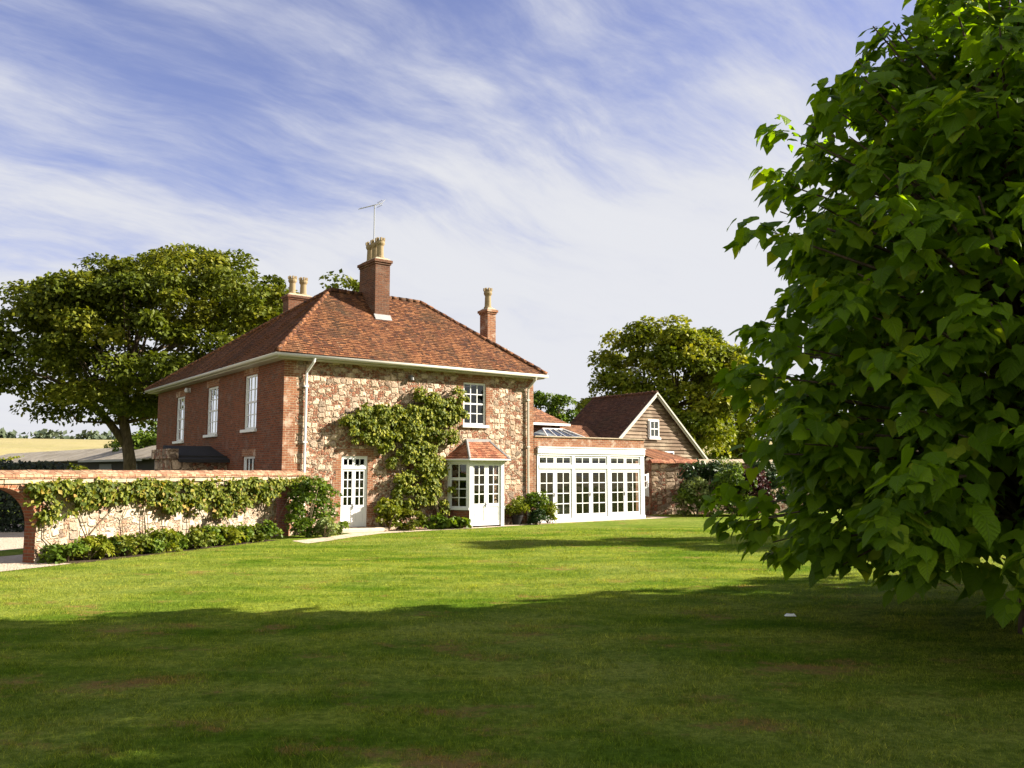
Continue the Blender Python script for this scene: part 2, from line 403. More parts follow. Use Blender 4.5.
def m_field():
    m, t, out = new_mat('stubble_field')
    o = obco(t)
    n = t.noise(t.mapping(o, scale=(0.25, 1.4, 1)), 0.035, 6, 0.6); n2 = t.noise(o, 0.3, 5, 0.7)
    c = t.mix(t.smooth(n, 0.35, 0.65), (0.33, 0.275, 0.14), (0.26, 0.225, 0.11))
    c = t.mix(t.smooth(n2, 0.4, 0.7, 0, 0.5), c, (0.24, 0.22, 0.07))
    finish(t, out, c, 0.95, n2, 0.3, 0.1)
    m, t, out = new_mat('gravel')
    o = obco(t)
    v = t.new('ShaderNodeTexVoronoi', {'Vector': o, 'Scale': 28.0})
    c = t.mix(0.5, (0.36, 0.28, 0.21), t.ramp(t.new('ShaderNodeSeparateColor', {'Color': v.outputs['Color']}).outputs[0], [(0, (0.35, 0.27, 0.2)), (1, (0.62, 0.54, 0.44))]))
    finish(t, out, c, 0.95, v.outputs['Distance'], 0.02, 0.15)
    m, t, out = new_mat('paving')
    o = obco(t)
    b = t.new('ShaderNodeTexBrick', {'Vector': o, 'Color1': (0.50, 0.41, 0.31, 1), 'Color2': (0.42, 0.33, 0.25, 1), 'Mortar': (0.2, 0.17, 0.12, 1), 'Scale': 1.0, 'Mortar Size': 0.012, 'Brick Width': 0.6, 'Row Height': 0.45})
    n = t.noise(o, 2.5, 6, 0.7)
    finish(t, out, t.mix(t.smooth(n, 0.45, 0.7, 0, 0.5), b.outputs['Color'], (0.3, 0.25, 0.17)), 0.9, n, 0.01, 0.2)
m_field()

# ------------------------------------------------------------------ mesh helpers
IDF = lambda a, d, z: (a, d, z)


def fmap(p0, e, n):
    """map facade coordinates (along, inward, up) into the thing's own space"""
    return lambda a, d, z: (p0[0] + e[0] * a + n[0] * d, p0[1] + e[1] * a + n[1] * d, z)


class MB:
    def __init__(s): s.v = []; s.f = []; s.m = []
    def face(s, pts, mat=0):
        i = len(s.v); s.v += [tuple(p) for p in pts]; s.f.append(tuple(range(i, i + len(pts)))); s.m.append(mat)
    def box(s, a0, a1, d0, d1, z0, z1, f=IDF, mat=0):
        i = len(s.v)
        s.v += [f(a, d, z) for z in (z0, z1) for a, d in ((a0, d0), (a1, d0), (a1, d1), (a0, d1))]
        for q in ((0, 3, 2, 1), (4, 5, 6, 7), (0, 1, 5, 4), (1, 2, 6, 5), (2, 3, 7, 6), (3, 0, 4, 7)):
            s.f.append(tuple(i + k for k in q)); s.m.append(mat)
    def prism(s, poly, d0, d1, f=IDF, mat=0):
        """polygon in (along, up), extruded inward from d0 to d1"""
        i = len(s.v); n = len(poly)
        s.v += [f(a, d0, z) for a, z in poly] + [f(a, d1, z) for a, z in poly]
        s.f += [tuple(range(i, i + n)), tuple(range(i + 2 * n - 1, i + n - 1, -1))]; s.m += [mat, mat]
        for k in range(n):
            j = (k + 1) % n
            s.f.append((i + k, i + n + k, i + n + j, i + j)); s.m.append(mat)
    def hull8(s, lo, hi, mat=0):
        """frustum between two quads"""
        i = len(s.v); s.v += [tuple(p) for p in lo] + [tuple(p) for p in hi]
        for q in ((0, 3, 2, 1), (4, 5, 6, 7), (0, 1, 5, 4), (1, 2, 6, 5), (2, 3, 7, 6), (3, 0, 4, 7)):
            s.f.append(tuple(i + k for k in q)); s.m.append(mat)
    def tube(s, pts, rad, n=8, mat=0):
        pts = [Vector(p) for p in pts]
        if not hasattr(rad, '__len__'): rad = [rad] * len(pts)
        i0 = len(s.v); prev = None
        for k, p in enumerate(pts):
            d = (pts[min(k + 1, len(pts) - 1)] - pts[max(k - 1, 0)]).normalized()
            if prev is None:
                x = d.cross(Vector((0.3, 0.2, 1)) if abs(d.z) < 0.9 else Vector((1, 0.1, 0))).normalized()
            else:
                x = (prev - d * prev.dot(d)).normalized()
            prev = x; y = d.cross(x)
            for q in range(n):
                an = 2 * math.pi * q / n
                s.v.append(tuple(p + (x * math.cos(an) + y * math.sin(an)) * rad[k]))
        for k in range(len(pts) - 1):
            for q in range(n):
                a = i0 + k * n + q; b = i0 + k * n + (q + 1) % n
                s.f.append((a, b, b + n, a + n)); s.m.append(mat)
        s.f.append(tuple(i0 + q for q in range(n - 1, -1, -1))); s.m.append(mat)
        e = i0 + (len(pts) - 1) * n
        s.f.append(tuple(e + q for q in range(n))); s.m.append(mat)
    def lathe(s, c, prof, n=14, mat=0):
        i0 = len(s.v)
        for r, z in prof:
            for q in range(n):
                an = 2 * math.pi * q / n
                s.v.append((c[0] + r * math.cos(an), c[1] + r * math.sin(an), c[2] + z))
        for k in range(len(prof) - 1):
            for q in range(n):
                a = i0 + k * n + q; b = i0 + k * n + (q + 1) % n
                s.f.append((a, b, b + n, a + n)); s.m.append(mat)
        s.f.append(tuple(i0 + q for q in range(n - 1, -1, -1))); s.m.append(mat)
        e = i0 + (len(prof) - 1) * n
        s.f.append(tuple(e + q for q in range(n))); s.m.append(mat)
    def wall(s, a0, a1, z0, z1, holes=(), f=IDF, reveal=0.2, mat=0, rmat=None):
        """front sheet of a wall with rectangular openings and their reveals"""
        xs = sorted({a0, a1, *[h[0] for h in holes], *[h[1] for h in holes]})
        zs = sorted({z0, z1, *[h[2] for h in holes], *[h[3] for h in holes]})
        for x, X in zip(xs, xs[1:]):
            for z, Z in zip(zs, zs[1:]):
                cx, cz = (x + X) / 2, (z + Z) / 2
                if any(h[0] < cx < h[1] and h[2] < cz < h[3] for h in holes): continue
                s.face([f(x, 0, z), f(X, 0, z), f(X, 0, Z), f(x, 0, Z)], mat)
        rm = mat if rmat is None else rmat
        for x, X, z, Z in holes:
            for (p, q, r_, t_) in ((x, x, z, Z), (X, X, z, Z)):
                s.face([f(p, 0, r_), f(p, reveal, r_), f(p, reveal, t_), f(p, 0, t_)], rm)
            for zz in (z, Z):
                s.face([f(x, 0, zz), f(X, 0, zz), f(X, reveal, zz), f(x, reveal, zz)], rm)
    def build(s, name, mats, parent=None, smooth=False, bevel=0.0, recalc=True):
        if isinstance(mats, str): mats = [mats]
        me = bpy.data.meshes.new(name)
        me.from_pydata(s.v, [], s.f)
        for mm in mats: me.materials.append(MATS[mm])
        me.polygons.foreach_set('material_index', s.m)
        if recalc or bevel:
            bm = bmesh.new(); bm.from_mesh(me)
            if recalc: bmesh.ops.recalc_face_normals(bm, faces=bm.faces)
            if bevel:
                ed = [e for e in bm.edges if len(e.link_faces) == 2 and e.calc_face_angle(0) > 0.5]
                bmesh.ops.bevel(bm, geom=ed, offset=bevel, segments=1, affect='EDGES', profile=0.5)
            bm.to_mesh(me); bm.free()
        auto_uv(me)
        if smooth: me.polygons.foreach_set('use_smooth', [True] * len(me.polygons))
        me.update()
        o = bpy.data.objects.new(name, me); COL.objects.link(o)
        if parent is not None: o.parent = parent
        return o


def auto_uv(me):
    uvl = me.uv_layers.new(name='UVMap').data
    Z = Vector((0, 0, 1))
    vs = me.vertices
    for p in me.polygons:
        n = p.normal
        if n.length < 0.1: continue
        if abs(n.z) > 0.97:
            tx, ty = Vector((1, 0, 0)), Vector((0, 1, 0))
        else:
            tx = Z.cross(n).normalized(); ty = n.cross(tx)
            if ty.z < 0: ty = -ty
        for li in p.loop_indices:
            co = vs[me.loops[li].vertex_index].co
            uvl[li].uv = (co.dot(tx), co.dot(ty))


def tag(o, label=None, cat=None, group=None, kind=None):
    for k, v in (('label', label), ('category', cat), ('group', group), ('kind', kind)):
        if v: o[k] = v
    return o


def thing(name, label, cat, loc=(0, 0, 0), rz=0.0, group=None):
    o = bpy.data.objects.new(name, None); COL.objects.link(o)
    o.location = loc; o.rotation_euler = (0, 0, rz); o.empty_display_size = 0.3
    return tag(o, label, cat, group)


# ---- leaves
def unit(a): return a / np.maximum(np.linalg.norm(a, axis=1, keepdims=True), 1e-9)


T_LEAF = (np.array([(0, 0, 0), (0.34, 0.5, 0.10), (0, 1, -0.06), (-0.34, 0.5, 0.10)], float), [(0, 1, 2), (0, 2, 3)])
T_HEART = (np.array([(0, 0, 0), (0, 0.22, 0), (0, 0.46, 0), (0, 0.72, 0), (0, 1.10, 0),
                     (0.19, -0.13, 0), (0.43, 0.05, 0), (0.49, 0.32, 0), (0.34, 0.66, 0), (0.13, 0.92, 0),
                     (-0.19, -0.13, 0), (-0.43, 0.05, 0), (-0.49, 0.32, 0), (-0.34, 0.66, 0), (-0.13, 0.92, 0)], float),
           [(0, 5, 6), (0, 6, 1), (1, 6, 7, 2), (2, 7, 8, 3), (3, 8, 9), (3, 9, 4), (0, 11, 10), (0, 1, 11), (1, 2, 12, 11), (2, 3, 13, 12), (3, 14, 13), (3, 4, 14)])
T_BLADE = (np.array([(-0.06, 0, 0), (0.06, 0, 0), (0.02, 1, 0.25)], float), [(0, 1, 2)])


def scatter(name, P, axis, nrm, size, tmpl, mat, parent=None, rng=None, smooth=False, rnd=None, uv=False, curl=None):
    """many leaf-sized faces as one mesh: axis is base-to-tip, nrm the leaf's face"""
    P = np.asarray(P, float); n = len(P)
    axis = unit(np.asarray(axis, float)); x = unit(np.cross(axis, nrm)); z = np.cross(x, axis)
    tv, tf = tmpl; k = len(tv); size = np.asarray(size, float).reshape(-1, 1)
    V = np.empty((n, k, 3))
    for j in range(k):
        zz_ = np.full((n, 1), tv[j, 2]); sc = 1.0
        if curl is not None:                 # droop along the midrib, fold across it, wavy edge
            zz_ = zz_ - curl[0][:, None] * tv[j, 1] ** 2 * np.sign(tv[j, 1]) - curl[1][:, None] * abs(tv[j, 0])
            if abs(tv[j, 0]) > 0.05: zz_ = zz_ + rng.normal(size=(n, 1)) * 0.045; sc = 1 + rng.normal(size=(n, 1)) * 0.07
        V[:, j] = P + size * (x * tv[j, 0] * sc + axis * tv[j, 1] + z * zz_)
    flat = [i for f in tf for i in f]; cnt = [len(f) for f in tf]
    L = (np.array(flat)[None, :] + (np.arange(n) * k)[:, None]).ravel()
    C_ = np.tile(cnt, n); S = np.concatenate([[0], np.cumsum(C_)[:-1]])
    me = bpy.data.meshes.new(name)
    me.vertices.add(n * k); me.vertices.foreach_set('co', V.ravel())
    me.loops.add(len(L)); me.loops.foreach_set('vertex_index', L.astype(np.int32))
    me.polygons.add(len(C_)); me.polygons.foreach_set('loop_start', S.astype(np.int32))
    if smooth: me.polygons.foreach_set('use_smooth', np.ones(len(C_), bool))
    me.update(calc_edges=True)
    rng = rng or np.random.default_rng(0)
    r = rng.random(n) if rnd is None else rnd
    at = me.attributes.new('rnd', 'FLOAT', 'POINT'); at.data.foreach_set('value', np.repeat(r, k).astype(np.float32))
    if uv:
        ul = me.uv_layers.new(name='UVMap')
        ul.data.foreach_set('uv', np.tile(tv[flat][:, :2], (n, 1)).ravel().astype(np.float32))
    me.materials.append(MATS[mat])
    o = bpy.data.objects.new(name, me); COL.objects.link(o)
    if parent is not None: o.parent = parent
    return o


def clump_points(rng, centers, radii, per, squash=0.75, shell=0.45):
    """leaf positions gathered on the outside of each clump; returns points and outward directions"""
    n = len(centers) * per
    idx = np.repeat(np.arange(len(centers)), per)
    d = unit(rng.normal(size=(n, 3))); d[:, 2] = np.where(d[:, 2] < -0.35, -d[:, 2], d[:, 2])
    rr = radii[idx] * (shell + (1 - shell) * rng.random(n) ** 0.5)
    P = centers[idx] + d * rr[:, None] * np.array([1, 1, squash])
    return P, d


def leaf_cloud(name, rng, centers, radii, per, size, mat, parent, droop=0.2, up=0.5, squash=0.75):
    P, d = clump_points(rng, centers, radii, per, squash)
    n = len(P)
    nr = unit(d * 0.55 + np.array([0, 0, up]) + rng.normal(size=(n, 3)) * 0.5)
    ax = unit(np.cross(nr, rng.normal(size=(n, 3))) + np.array([0, 0, -droop]) + d * 0.3)
    per_clump = np.repeat(rng.random(len(centers)), per)
    rnd = np.clip(0.5 * per_clump + 0.5 * rng.random(n), 0, 1)
    return scatter(name, P, ax, nr, size * (0.6 + 0.8 * rng.random(n)), T_LEAF, mat, parent, rng, rnd=rnd)


def crown_centers(rng, n, radii, zbias=0.0, inner=0.5, bumps=9, amp=0.30):
    """clump centres through an uneven dome; returned round the origin"""
    lob = unit(rng.normal(size=(bumps, 3))); la = rng.uniform(-amp, amp, bumps)
    d = unit(rng.normal(size=(n, 3)) + np.array([0, 0, zbias]))
    wob = 1 + (np.clip(d @ lob.T, 0, 1) ** 3 * la).sum(1)
    r = (inner + (1 - inner) * rng.random(n) ** 0.45) * wob
    return d * r[:, None] * np.array(radii)


def make_tree(name, label, base, height, crown_c, radii, n_clumps, clump_r, per, leaf, mat, seed, trunk_r, fork=0.35, group=None, zbias=0.15, cut=None, trunk_path=None, inner=0.45, lean_limb=None):
    rng = np.random.default_rng(seed)
    root = thing(name, label, 'tree', base, 0, group)
    cc = np.array(crown_c, float)
    cen = crown_centers(rng, n_clumps, radii, zbias, inner) + cc
    if cut is not None:                       # lift the underside to a browse line
        zl = cut(cen); lowc = cen[:, 2] < zl
        cen[lowc, 2] = zl[lowc] + 1.6 * rng.random(lowc.sum()) ** 1.5
    rad = clump_r * rng.uniform(0.65, 1.3, len(cen))
    tb = MB()
    top = cc + np.array([0, 0, radii[2] * 0.35])
    path = trunk_path or [(0, 0, -0.1), (0.02 * height, 0.0, fork * height * 0.5), (cc[0] * 0.35, cc[1] * 0.35, fork * height), (cc[0] * 0.7, cc[1] * 0.7, cc[2]), tuple(top)]
    rr = [trunk_r * 1.35, trunk_r, trunk_r * 0.8, trunk_r * 0.45, trunk_r * 0.12]
    tb.tube(path, rr, 10)
    pa = [np.array(p) for p in path]
    order = rng.permutation(len(cen))[:min(46, len(cen))]
    for i in order:
        k = 0.5 + 0.5 * rng.random()
        st = pa[2] * (1 - k) + pa[3] * k if rng.random() < 0.7 else pa[1] * 0.15 + pa[2] * 0.85
        en = cen[i]; md = st * 0.45 + en * 0.55 + np.array([0, 0, -0.04 * height + 0.1 * rng.normal() * height * 0.3])
        tb.tube([st, md, en], [trunk_r * 0.30, trunk_r * 0.17, trunk_r * 0.03], 6)
    if lean_limb is not None:
        tb.tube(lean_limb[0], lean_limb[1], 9)
    tb.build('trunk', 'bark', root, smooth=True)
    leaf_cloud('crown', rng, cen, rad, per, leaf, mat, root)
    return root


def make_bush(name, label, loc, radii, n_clumps, clump_r, per, leaf, mat, seed, cat='shrub', group=None, stems=7, bloom=0):
    rng = np.random.default_rng(seed)
    root = thing(name, label, cat, loc, 0, group)
    cc = np.array([0, 0, radii[2] * 0.95])
    cen = crown_centers(rng, n_clumps, radii, 0.2, 0.35, 6, 0.3) + cc
    cen[:, 2] = np.maximum(cen[:, 2], clump_r * 0.5)
    rad = clump_r * rng.uniform(0.7, 1.3, len(cen))
    tb = MB()
    for i in range(min(stems, len(cen))):
        tb.tube([(rng.normal() * 0.05, rng.normal() * 0.05, -0.03), cen[i] * [0.5, 0.5, 0.6], cen[i]], [0.018, 0.013, 0.006], 5)
    tb.build('stem', 'vine_wood', root, smooth=True)
    leaf_cloud('foliage', rng, cen, rad, per, leaf, mat, root)
    if bloom:
        P, d = clump_points(rng, cen, rad * 1.05, bloom // len(cen) + 1, 0.8, 0.9)
        pick = rng.permutation(len(P))[:bloom]
        first = None
        for i in pick:
            if first is None:
                k = 7; an = np.arange(k) * 2 * math.pi / k
                ax = np.stack([np.cos(an), np.sin(an), np.full(k, 0.35)], 1)
                first = scatter('flower', np.zeros((k, 3)), ax, np.tile([[0, 0, 1.0]], (k, 1)), np.full(k, 0.05), T_LEAF, 'petal', root, rng); fl = first
            else:
                fl = first.copy(); COL.objects.link(fl); fl.parent = root
            fl.location = P[i]; fl.rotation_euler = Vector(d[i]).to_track_quat('Z', 'Y').to_euler()
    return root


# ---- joinery
def sash_window(parent, f, a0, a1, z0, z1, d=0.09, cols=3, rows=4, blind=0.0, sill=True, name='window'):
    """white sash window set back d inside its opening: window > pane, sill"""
    m = MB(); fw = 0.07
    m.box(a0, a0 + fw, d, d + 0.07, z0, z1, f); m.box(a1 - fw, a1, d, d + 0.07, z0, z1, f)
    m.box(a0 + fw, a1 - fw, d, d + 0.07, z0, z0 + fw, f); m.box(a0 + fw, a1 - fw, d, d + 0.07, z1 - fw, z1, f)
    zm = (z0 + z1) / 2
    m.box(a0 + fw, a1 - fw, d + 0.012, d + 0.06, zm - 0.03, zm + 0.03, f)
    iw, ih = a1 - a0 - 2 * fw, z1 - z0 - 2 * fw
    for c in range(1, cols):
        x = a0 + fw + iw * c / cols
        m.box(x - 0.017, x + 0.017, d + 0.02, d + 0.052, z0 + fw, z1 - fw, f)
    for r_ in range(1, rows):
        z = z0 + fw + ih * r_ / rows
        if abs(z - zm) < 0.04: continue
        m.box(a0 + fw, a1 - fw, d + 0.023, d + 0.049, z - 0.017, z + 0.017, f)
    win = m.build(name, 'white_paint', parent)
    p = MB(); p.face([f(a0 + fw, d + 0.04, z0 + fw), f(a1 - fw, d + 0.04, z0 + fw), f(a1 - fw, d + 0.04, z1 - fw), f(a0 + fw, d + 0.04, z1 - fw)])
    p.build('pane', 'window_glass', win)
    if sill:
        s_ = MB(); s_.box(a0 - 0.09, a1 + 0.09, -0.10, d - 0.003, z0 - 0.11, z0 - 0.003, f)
        s_.build('sill', 'white_paint', win, bevel=0.01)
    if blind:
        b = MB(); b.box(a0 + fw, a1 - fw, d + 0.13, d + 0.14, z1 - (z1 - z0) * blind, z1, f)
        b.build('blind', 'blind_cloth', win)
    return win


def glazed_leaf(parent, f, a0, a1, z0, z1, d, cols, rows, panel=0.0, stile=0.09, bar=0.034, th=0.05, name='door', handle=None, rail=None, blind=False):
    """a glazed white leaf: name > pane, handle"""
    m = MB(); rail = rail or stile
    m.box(a0, a0 + stile, d, d + th, z0, z1, f); m.box(a1 - stile, a1, d, d + th, z0, z1, f)
    g0 = z0 + (panel if panel else rail); g1 = z1 - rail; i0, i1 = a0 + stile, a1 - stile
    m.box(i0, i1, d, d + th, g1, z1, f)
    if panel:
        m.box(i0, i1, d, d + th, z0, z0 + 0.16, f); m.box(i0, i1, d, d + th, g0 - 0.11, g0, f)
        m.box(i0, i1, d + 0.018, d + th - 0.01, z0 + 0.16, g0 - 0.11, f)
        m.prism([(i0 + 0.04, z0 + 0.2), (i1 - 0.04, z0 + 0.2), (i1 - 0.04, g0 - 0.15), (i0 + 0.04, g0 - 0.15)], d + 0.008, d + 0.018, f)
    else:
        m.box(i0, i1, d, d + th, z0, g0, f)
    for c in range(1, cols):
        x = i0 + (i1 - i0) * c / cols
        m.box(x - bar / 2, x + bar / 2, d + 0.008, d + th - 0.008, g0, g1, f)
    for r_ in range(1, rows):
        z = g0 + (g1 - g0) * r_ / rows
        m.box(i0, i1, d + 0.011, d + th - 0.011, z - bar / 2, z + bar / 2, f)
    o = m.build(name, 'white_paint', parent)
    p = MB(); p.face([f(i0, d + th / 2, g0), f(i1, d + th / 2, g0), f(i1, d + th / 2, g1), f(i0, d + th / 2, g1)])
    p.build('pane', 'window_glass', o)
    if handle is not None:
        h = MB(); zz = z0 + 0.92 if not panel else g0 - 0.05
        h.box(handle - 0.016, handle + 0.016, d - 0.012, d - 0.001, zz - 0.09, zz + 0.09, f)
        h.box(handle - 0.012, handle + 0.05, d - 0.05, d - 0.030, zz + 0.0, zz + 0.022, f)
        h.box(handle - 0.009, handle + 0.009, d - 0.032, d - 0.012, zz + 0.002, zz + 0.02, f)
        h.build('handle', 'dark_metal', o)
    if blind:
        b = MB(); b.box(i0, i1, d + 0.055, d + 0.06, g1 - (g1 - g0) * 0.5, g1, f); b.build('blind', 'blind_cloth', o)
    return o


def clip_poly(poly, nrm, c, keep_ge=True):
    out = []
    for i in range(len(poly)):
        a, b = poly[i], poly[(i + 1) % len(poly)]
        da, db = a.dot(nrm) - c, b.dot(nrm) - c
        if not keep_ge: da, db = -da, -db
        if da >= 0: out.append(a)
        if (da >= 0) != (db >= 0): out.append(a.lerp(b, da / (da - db)))
    return out


rt = random.Random(12)
def sag(p): return 0.012 + 0.014 * math.sin(p.x * 0.9 + p.y * 0.5 + 1.0) + 0.010 * math.sin(p.x * 2.3 - p.z * 1.7 + p.y * 1.9)


def tiled_slope(mb, poly, gauge=0.11, lip=0.022, mat=0):
    """a roof slope laid in courses, each course's lower edge lifted over the one below"""
    P = [Vector(p) for p in poly]
    n = (P[1] - P[0]).cross(P[2] - P[0]).normalized()
    if n.z < 0: n = -n
    up = (Vector((0, 0, 1)) - n * n.z).normalized()
    lo = min(p.dot(up) for p in P); hi = max(p.dot(up) for p in P)
    mb.face(P, mat)
    k = 0
    while lo + k * gauge < hi - 0.01:
        s0, s1 = lo + k * gauge, min(hi, lo + (k + 1) * gauge)
        q = clip_poly(clip_poly(P, up, s0, True), up, s1 + 0.004, False)
        k += 1
        if len(q) < 3: continue
        tv = up.cross(n); e0 = min(p.dot(tv) for p in q); e1 = max(p.dot(tv) for p in q)
        ns = max(1, int((e1 - e0) / 0.34)); ph = rt.random() * 0.3
        for j in range(ns):
            c0, c1 = e0 + (e1 - e0) * j / ns, e0 + (e1 - e0) * (j + 1) / ns
            g = clip_poly(clip_poly(q, tv, c0, True), tv, c1, False)
            if len(g) < 3: continue
            ll = lip * rt.uniform(0.75, 1.45)
            pts = [p + n * (ll * max(0.15, 1 - (p.dot(up) - s0) / gauge) + sag(p)) for p in g]
            mb.face(pts, mat)
            low = [p for p in pts if p.dot(up) - s0 < 0.012]
            if len(low) >= 2:
                a, b = low[0], low[-1]
                mb.face([a, b, b - n * ll, a - n * ll], mat)


def ridge_tiles(mb, a, b, r=0.11, step=0.32, mat=0, seed=1):
    a, b = Vector(a), Vector(b); L = (b - a).length; n = max(1, int(L / step)); rn = random.Random(seed)
    for i in range(n):
        p = a.lerp(b, i / n); q = a.lerp(b, (i + 0.97) / n); j = Vector((0, 0, rn.uniform(-0.012, 0.012)))
        mb.tube([p + j, q + j * 0.5], [r * 1.05, r * 0.93], 8, mat)


# ------------------------------------------------------------------ the ground
def grid_sheet(name, x0, x1, y0, y1, nx, ny, zf, mat):
    xs = np.linspace(x0, x1, nx); ys = np.linspace(y0, y1, ny)
    v = [(x, y, zf(x, y)) for y in ys for x in xs]
    fs = [(j * nx + i, j * nx + i + 1, (j + 1) * nx + i + 1, (j + 1) * nx + i) for j in range(ny - 1) for i in range(nx - 1)]
    me = bpy.data.meshes.new(name); me.from_pydata(v, [], fs); me.materials.append(MATS[mat])
    me.polygons.foreach_set('use_smooth', [True] * len(fs))
    o = bpy.data.objects.new(name, me); COL.objects.link(o)
    return tag(o, kind='structure')


def hill(x, y):
    d = math.hypot(x * 0.9, y - 20)
    s = min(1, max(0, (d - 85) / 190)); s = s * s * (3 - 2 * s)
    return -0.03 + (11.6 * s if y > 40 else 11.6 * s * max(0, min(1, (y + 20) / 60)))


grid_sheet('field', -1500, 1500, -700, 2300, 101, 101, hill, 'stubble_field')
lw = MB()
for i in range(12):
    for j in range(12):
        lw.face([(-60 + i * 10, -40 + j * 10, 0), (-50 + i * 10, -40 + j * 10, 0), (-50 + i * 10, -30 + j * 10, 0), (-60 + i * 10, -30 + j * 10, 0)])
tag(lw.build('lawn', 'lawn_turf', recalc=False), kind='structure')

RZ = math.atan2(850, 1140)
O = (-7.28, 27.0, 0.0)
U = (math.cos(RZ), math.sin(RZ)); V = (-math.sin(RZ), math.cos(RZ))
def hp(a, b, z=0.0): return (O[0] + U[0] * a + V[0] * b, O[1] + U[1] * a + V[1] * b, z)


pa = MB()
edge = [(-0.6, -3.5), (0.3, -3.0), (1.5, -2.1), (2.85, -1.35), (4.8, -1.15), (6.7, -1.1), (9.0, -0.75), (11.0, -0.62), (16.6, -0.55), (17.6, -0.2)]
back = [(-0.6, -2.4), (0.3, -2.0), (1.5, -1.2), (2.85, -0.02), (4.8, -0.02), (6.7, -0.02), (9.0, -0.02), (11.0, -0.02), (16.6, -0.02), (17.6, 6.0)]
for (e0, e1, b0, b1) in zip(edge, edge[1:], back, back[1:]):
    pa.face([hp(*e0, 0.008), hp(*e1, 0.008), hp(*b1, 0.008), hp(*b0, 0.008)])
tag(pa.build('path', 'paving', recalc=False), kind='structure')

# ------------------------------------------------------------------ the farmhouse
LF, LD, HE = 10.12, 15.2, 5.62            # front width, depth, eaves
house = thing('farmhouse', 'two storey brick and stone farmhouse with hipped clay tile roof and tall chimneys', 'house', O, RZ)
F_FRONT = fmap((0, 0), (1, 0), (0, 1))
F_LEFT = fmap((0, 0), (0, 1), (1, 0))
F_RIGHT = fmap((LF, 0), (0, 1), (-1, 0))
F_BACK = fmap((0, LD), (1, 0), (0, -1))
front_holes = [(2.05, 3.01, 0.14, 2.50), (6.86, 7.87, 3.69, 5.26), (6.66, 8.18, 0.0, 2.3)]
left_holes = [(2.40, 3.63, 3.44, 5.33), (6.55, 7.85, 3.40, 5.24), (10.9, 12.13, 3.27, 5.15), (2.42, 3.61, 1.05, 2.50)]
m = MB()
m.wall(0, LF, -0.1, HE, front_holes, F_FRONT, 0.14, 0, 1)
m.wall(0, LD, -0.1, HE, left_holes, F_LEFT, 0.14, 2, 2)
m.wall(0, LD, -0.1, HE, (), F_RIGHT, 0.2, 1)
m.wall(0, LF, -0.1, HE, (), F_BACK, 0.2, 2)
def panel(a0, a1, z0, z1, mt): m.box(a0, a1, -0.004 - 0.001 * mt, 0.0, z0, z1, F_FRONT, mt)
panel(0.0, 0.40, -0.1, HE, 1)                                   # brick quoins and dressings, a touch proud
for k in range(9):
    panel(0.401, 0.401 + (0.2 if k % 2 else 0.34), 0.1 + k * 0.62, 0.38 + k * 0.62, 1)
panel(9.72, LF, -0.1, 3.4, 1); panel(9.85, LF, 3.401, HE, 1)
def toothed(edge_, side, za, zb, wmin, wmax, ph=0):
    z = za; k = ph
    while z < zb - 0.02:
        zt = min(zb, z + 0.3); wd_ = wmax if k % 2 else wmin
        panel(edge_ - wd_, edge_, z, zt, 1) if side < 0 else panel(edge_, edge_ + wd_, z, zt, 1)
        z = zt + 0.001; k += 1
toothed(2.048, -1, -0.1, 2.5, 0.20, 0.31); toothed(3.012, 1, -0.1, 2.5, 0.20, 0.31, 1); panel(1.84, 3.22, 2.502, 2.73, 1)
toothed(6.858, -1, 3.5, 5.26, 0.18, 0.30); toothed(7.872, 1, 3.5, 5.26, 0.18, 0.30, 1); panel(6.62, 8.1, 5.262, HE, 1)
panel(5.9, 6.45, -0.1, 0.9, 1)
m.box(2.30, 3.73, -0.005, 0.0, 5.332, 5.56, F_LEFT, 1); m.box(2.32, 3.7, -0.005, 0.0, 2.502, 2.75, F_LEFT, 1)
m.box(6.45, 7.95, -0.005, 0.0, 5.242, 5.5, F_LEFT, 1); m.box(10.8, 12.23, -0.005, 0.0, 5.152, 5.4, F_LEFT, 1)
m.build('wall', ['rubble_stone', 'brick_orange', 'brick_red'], house, recalc=False)
ins = MB()
ins.box(0.16, LF - 0.16, 0.6, LD - 0.4, -0.02, 0.1); ins.box(0.16, LF - 0.16, 0.16, LD - 0.4, 2.75, 2.95)
ins.box(0.16, LF - 0.16, 4.2, 4.3, 0.1, 5.5)
ins.box(4.4, 4.5, 0.17, 4.2, 0.1, 5.5)
for vv in (5.6, 9.6):
    ins.box(0.16, 5.0, vv, vv + 0.1, 0.1, 5.5)
ins.box(4.2, 4.3, 4.31, LD - 0.4, 0.1, 5.5)
ins.build('interior_wall', 'dark_inside', house)

# roof
EZ = 5.72
A, B, C_, D_ = (-0.42, -0.42, EZ), (LF + 0.33, -0.42, EZ), (LF + 0.33, 15.75, EZ), (-0.42, 15.75, EZ)
R1, R2 = (2.78, 2.78, 8.62), (6.58, 2.78, 8.62)
m = MB()
tiled_slope(m, [A, B, R2, R1]); tiled_slope(m, [D_, A, R1]); tiled_slope(m, [B, C_, R2]); tiled_slope(m, [C_, D_, R1, R2], gauge=0.22)
m.face([A, B, C_, D_])
roof = m.build('roof', 'clay_tile', house, recalc=False)
m = MB()
for k, (p, q) in enumerate(((A, R1), (B, R2), (R1, R2), (D_, R1), (C_, R2))):
    p2 = Vector(p) + Vector((0, 0, 0.03)); ridge_tiles(m, p2, Vector(q) + Vector((0, 0, 0.03)), 0.095, 0.30, 0, k)
m.build('ridge_tiles', 'clay_tile', roof, smooth=True)

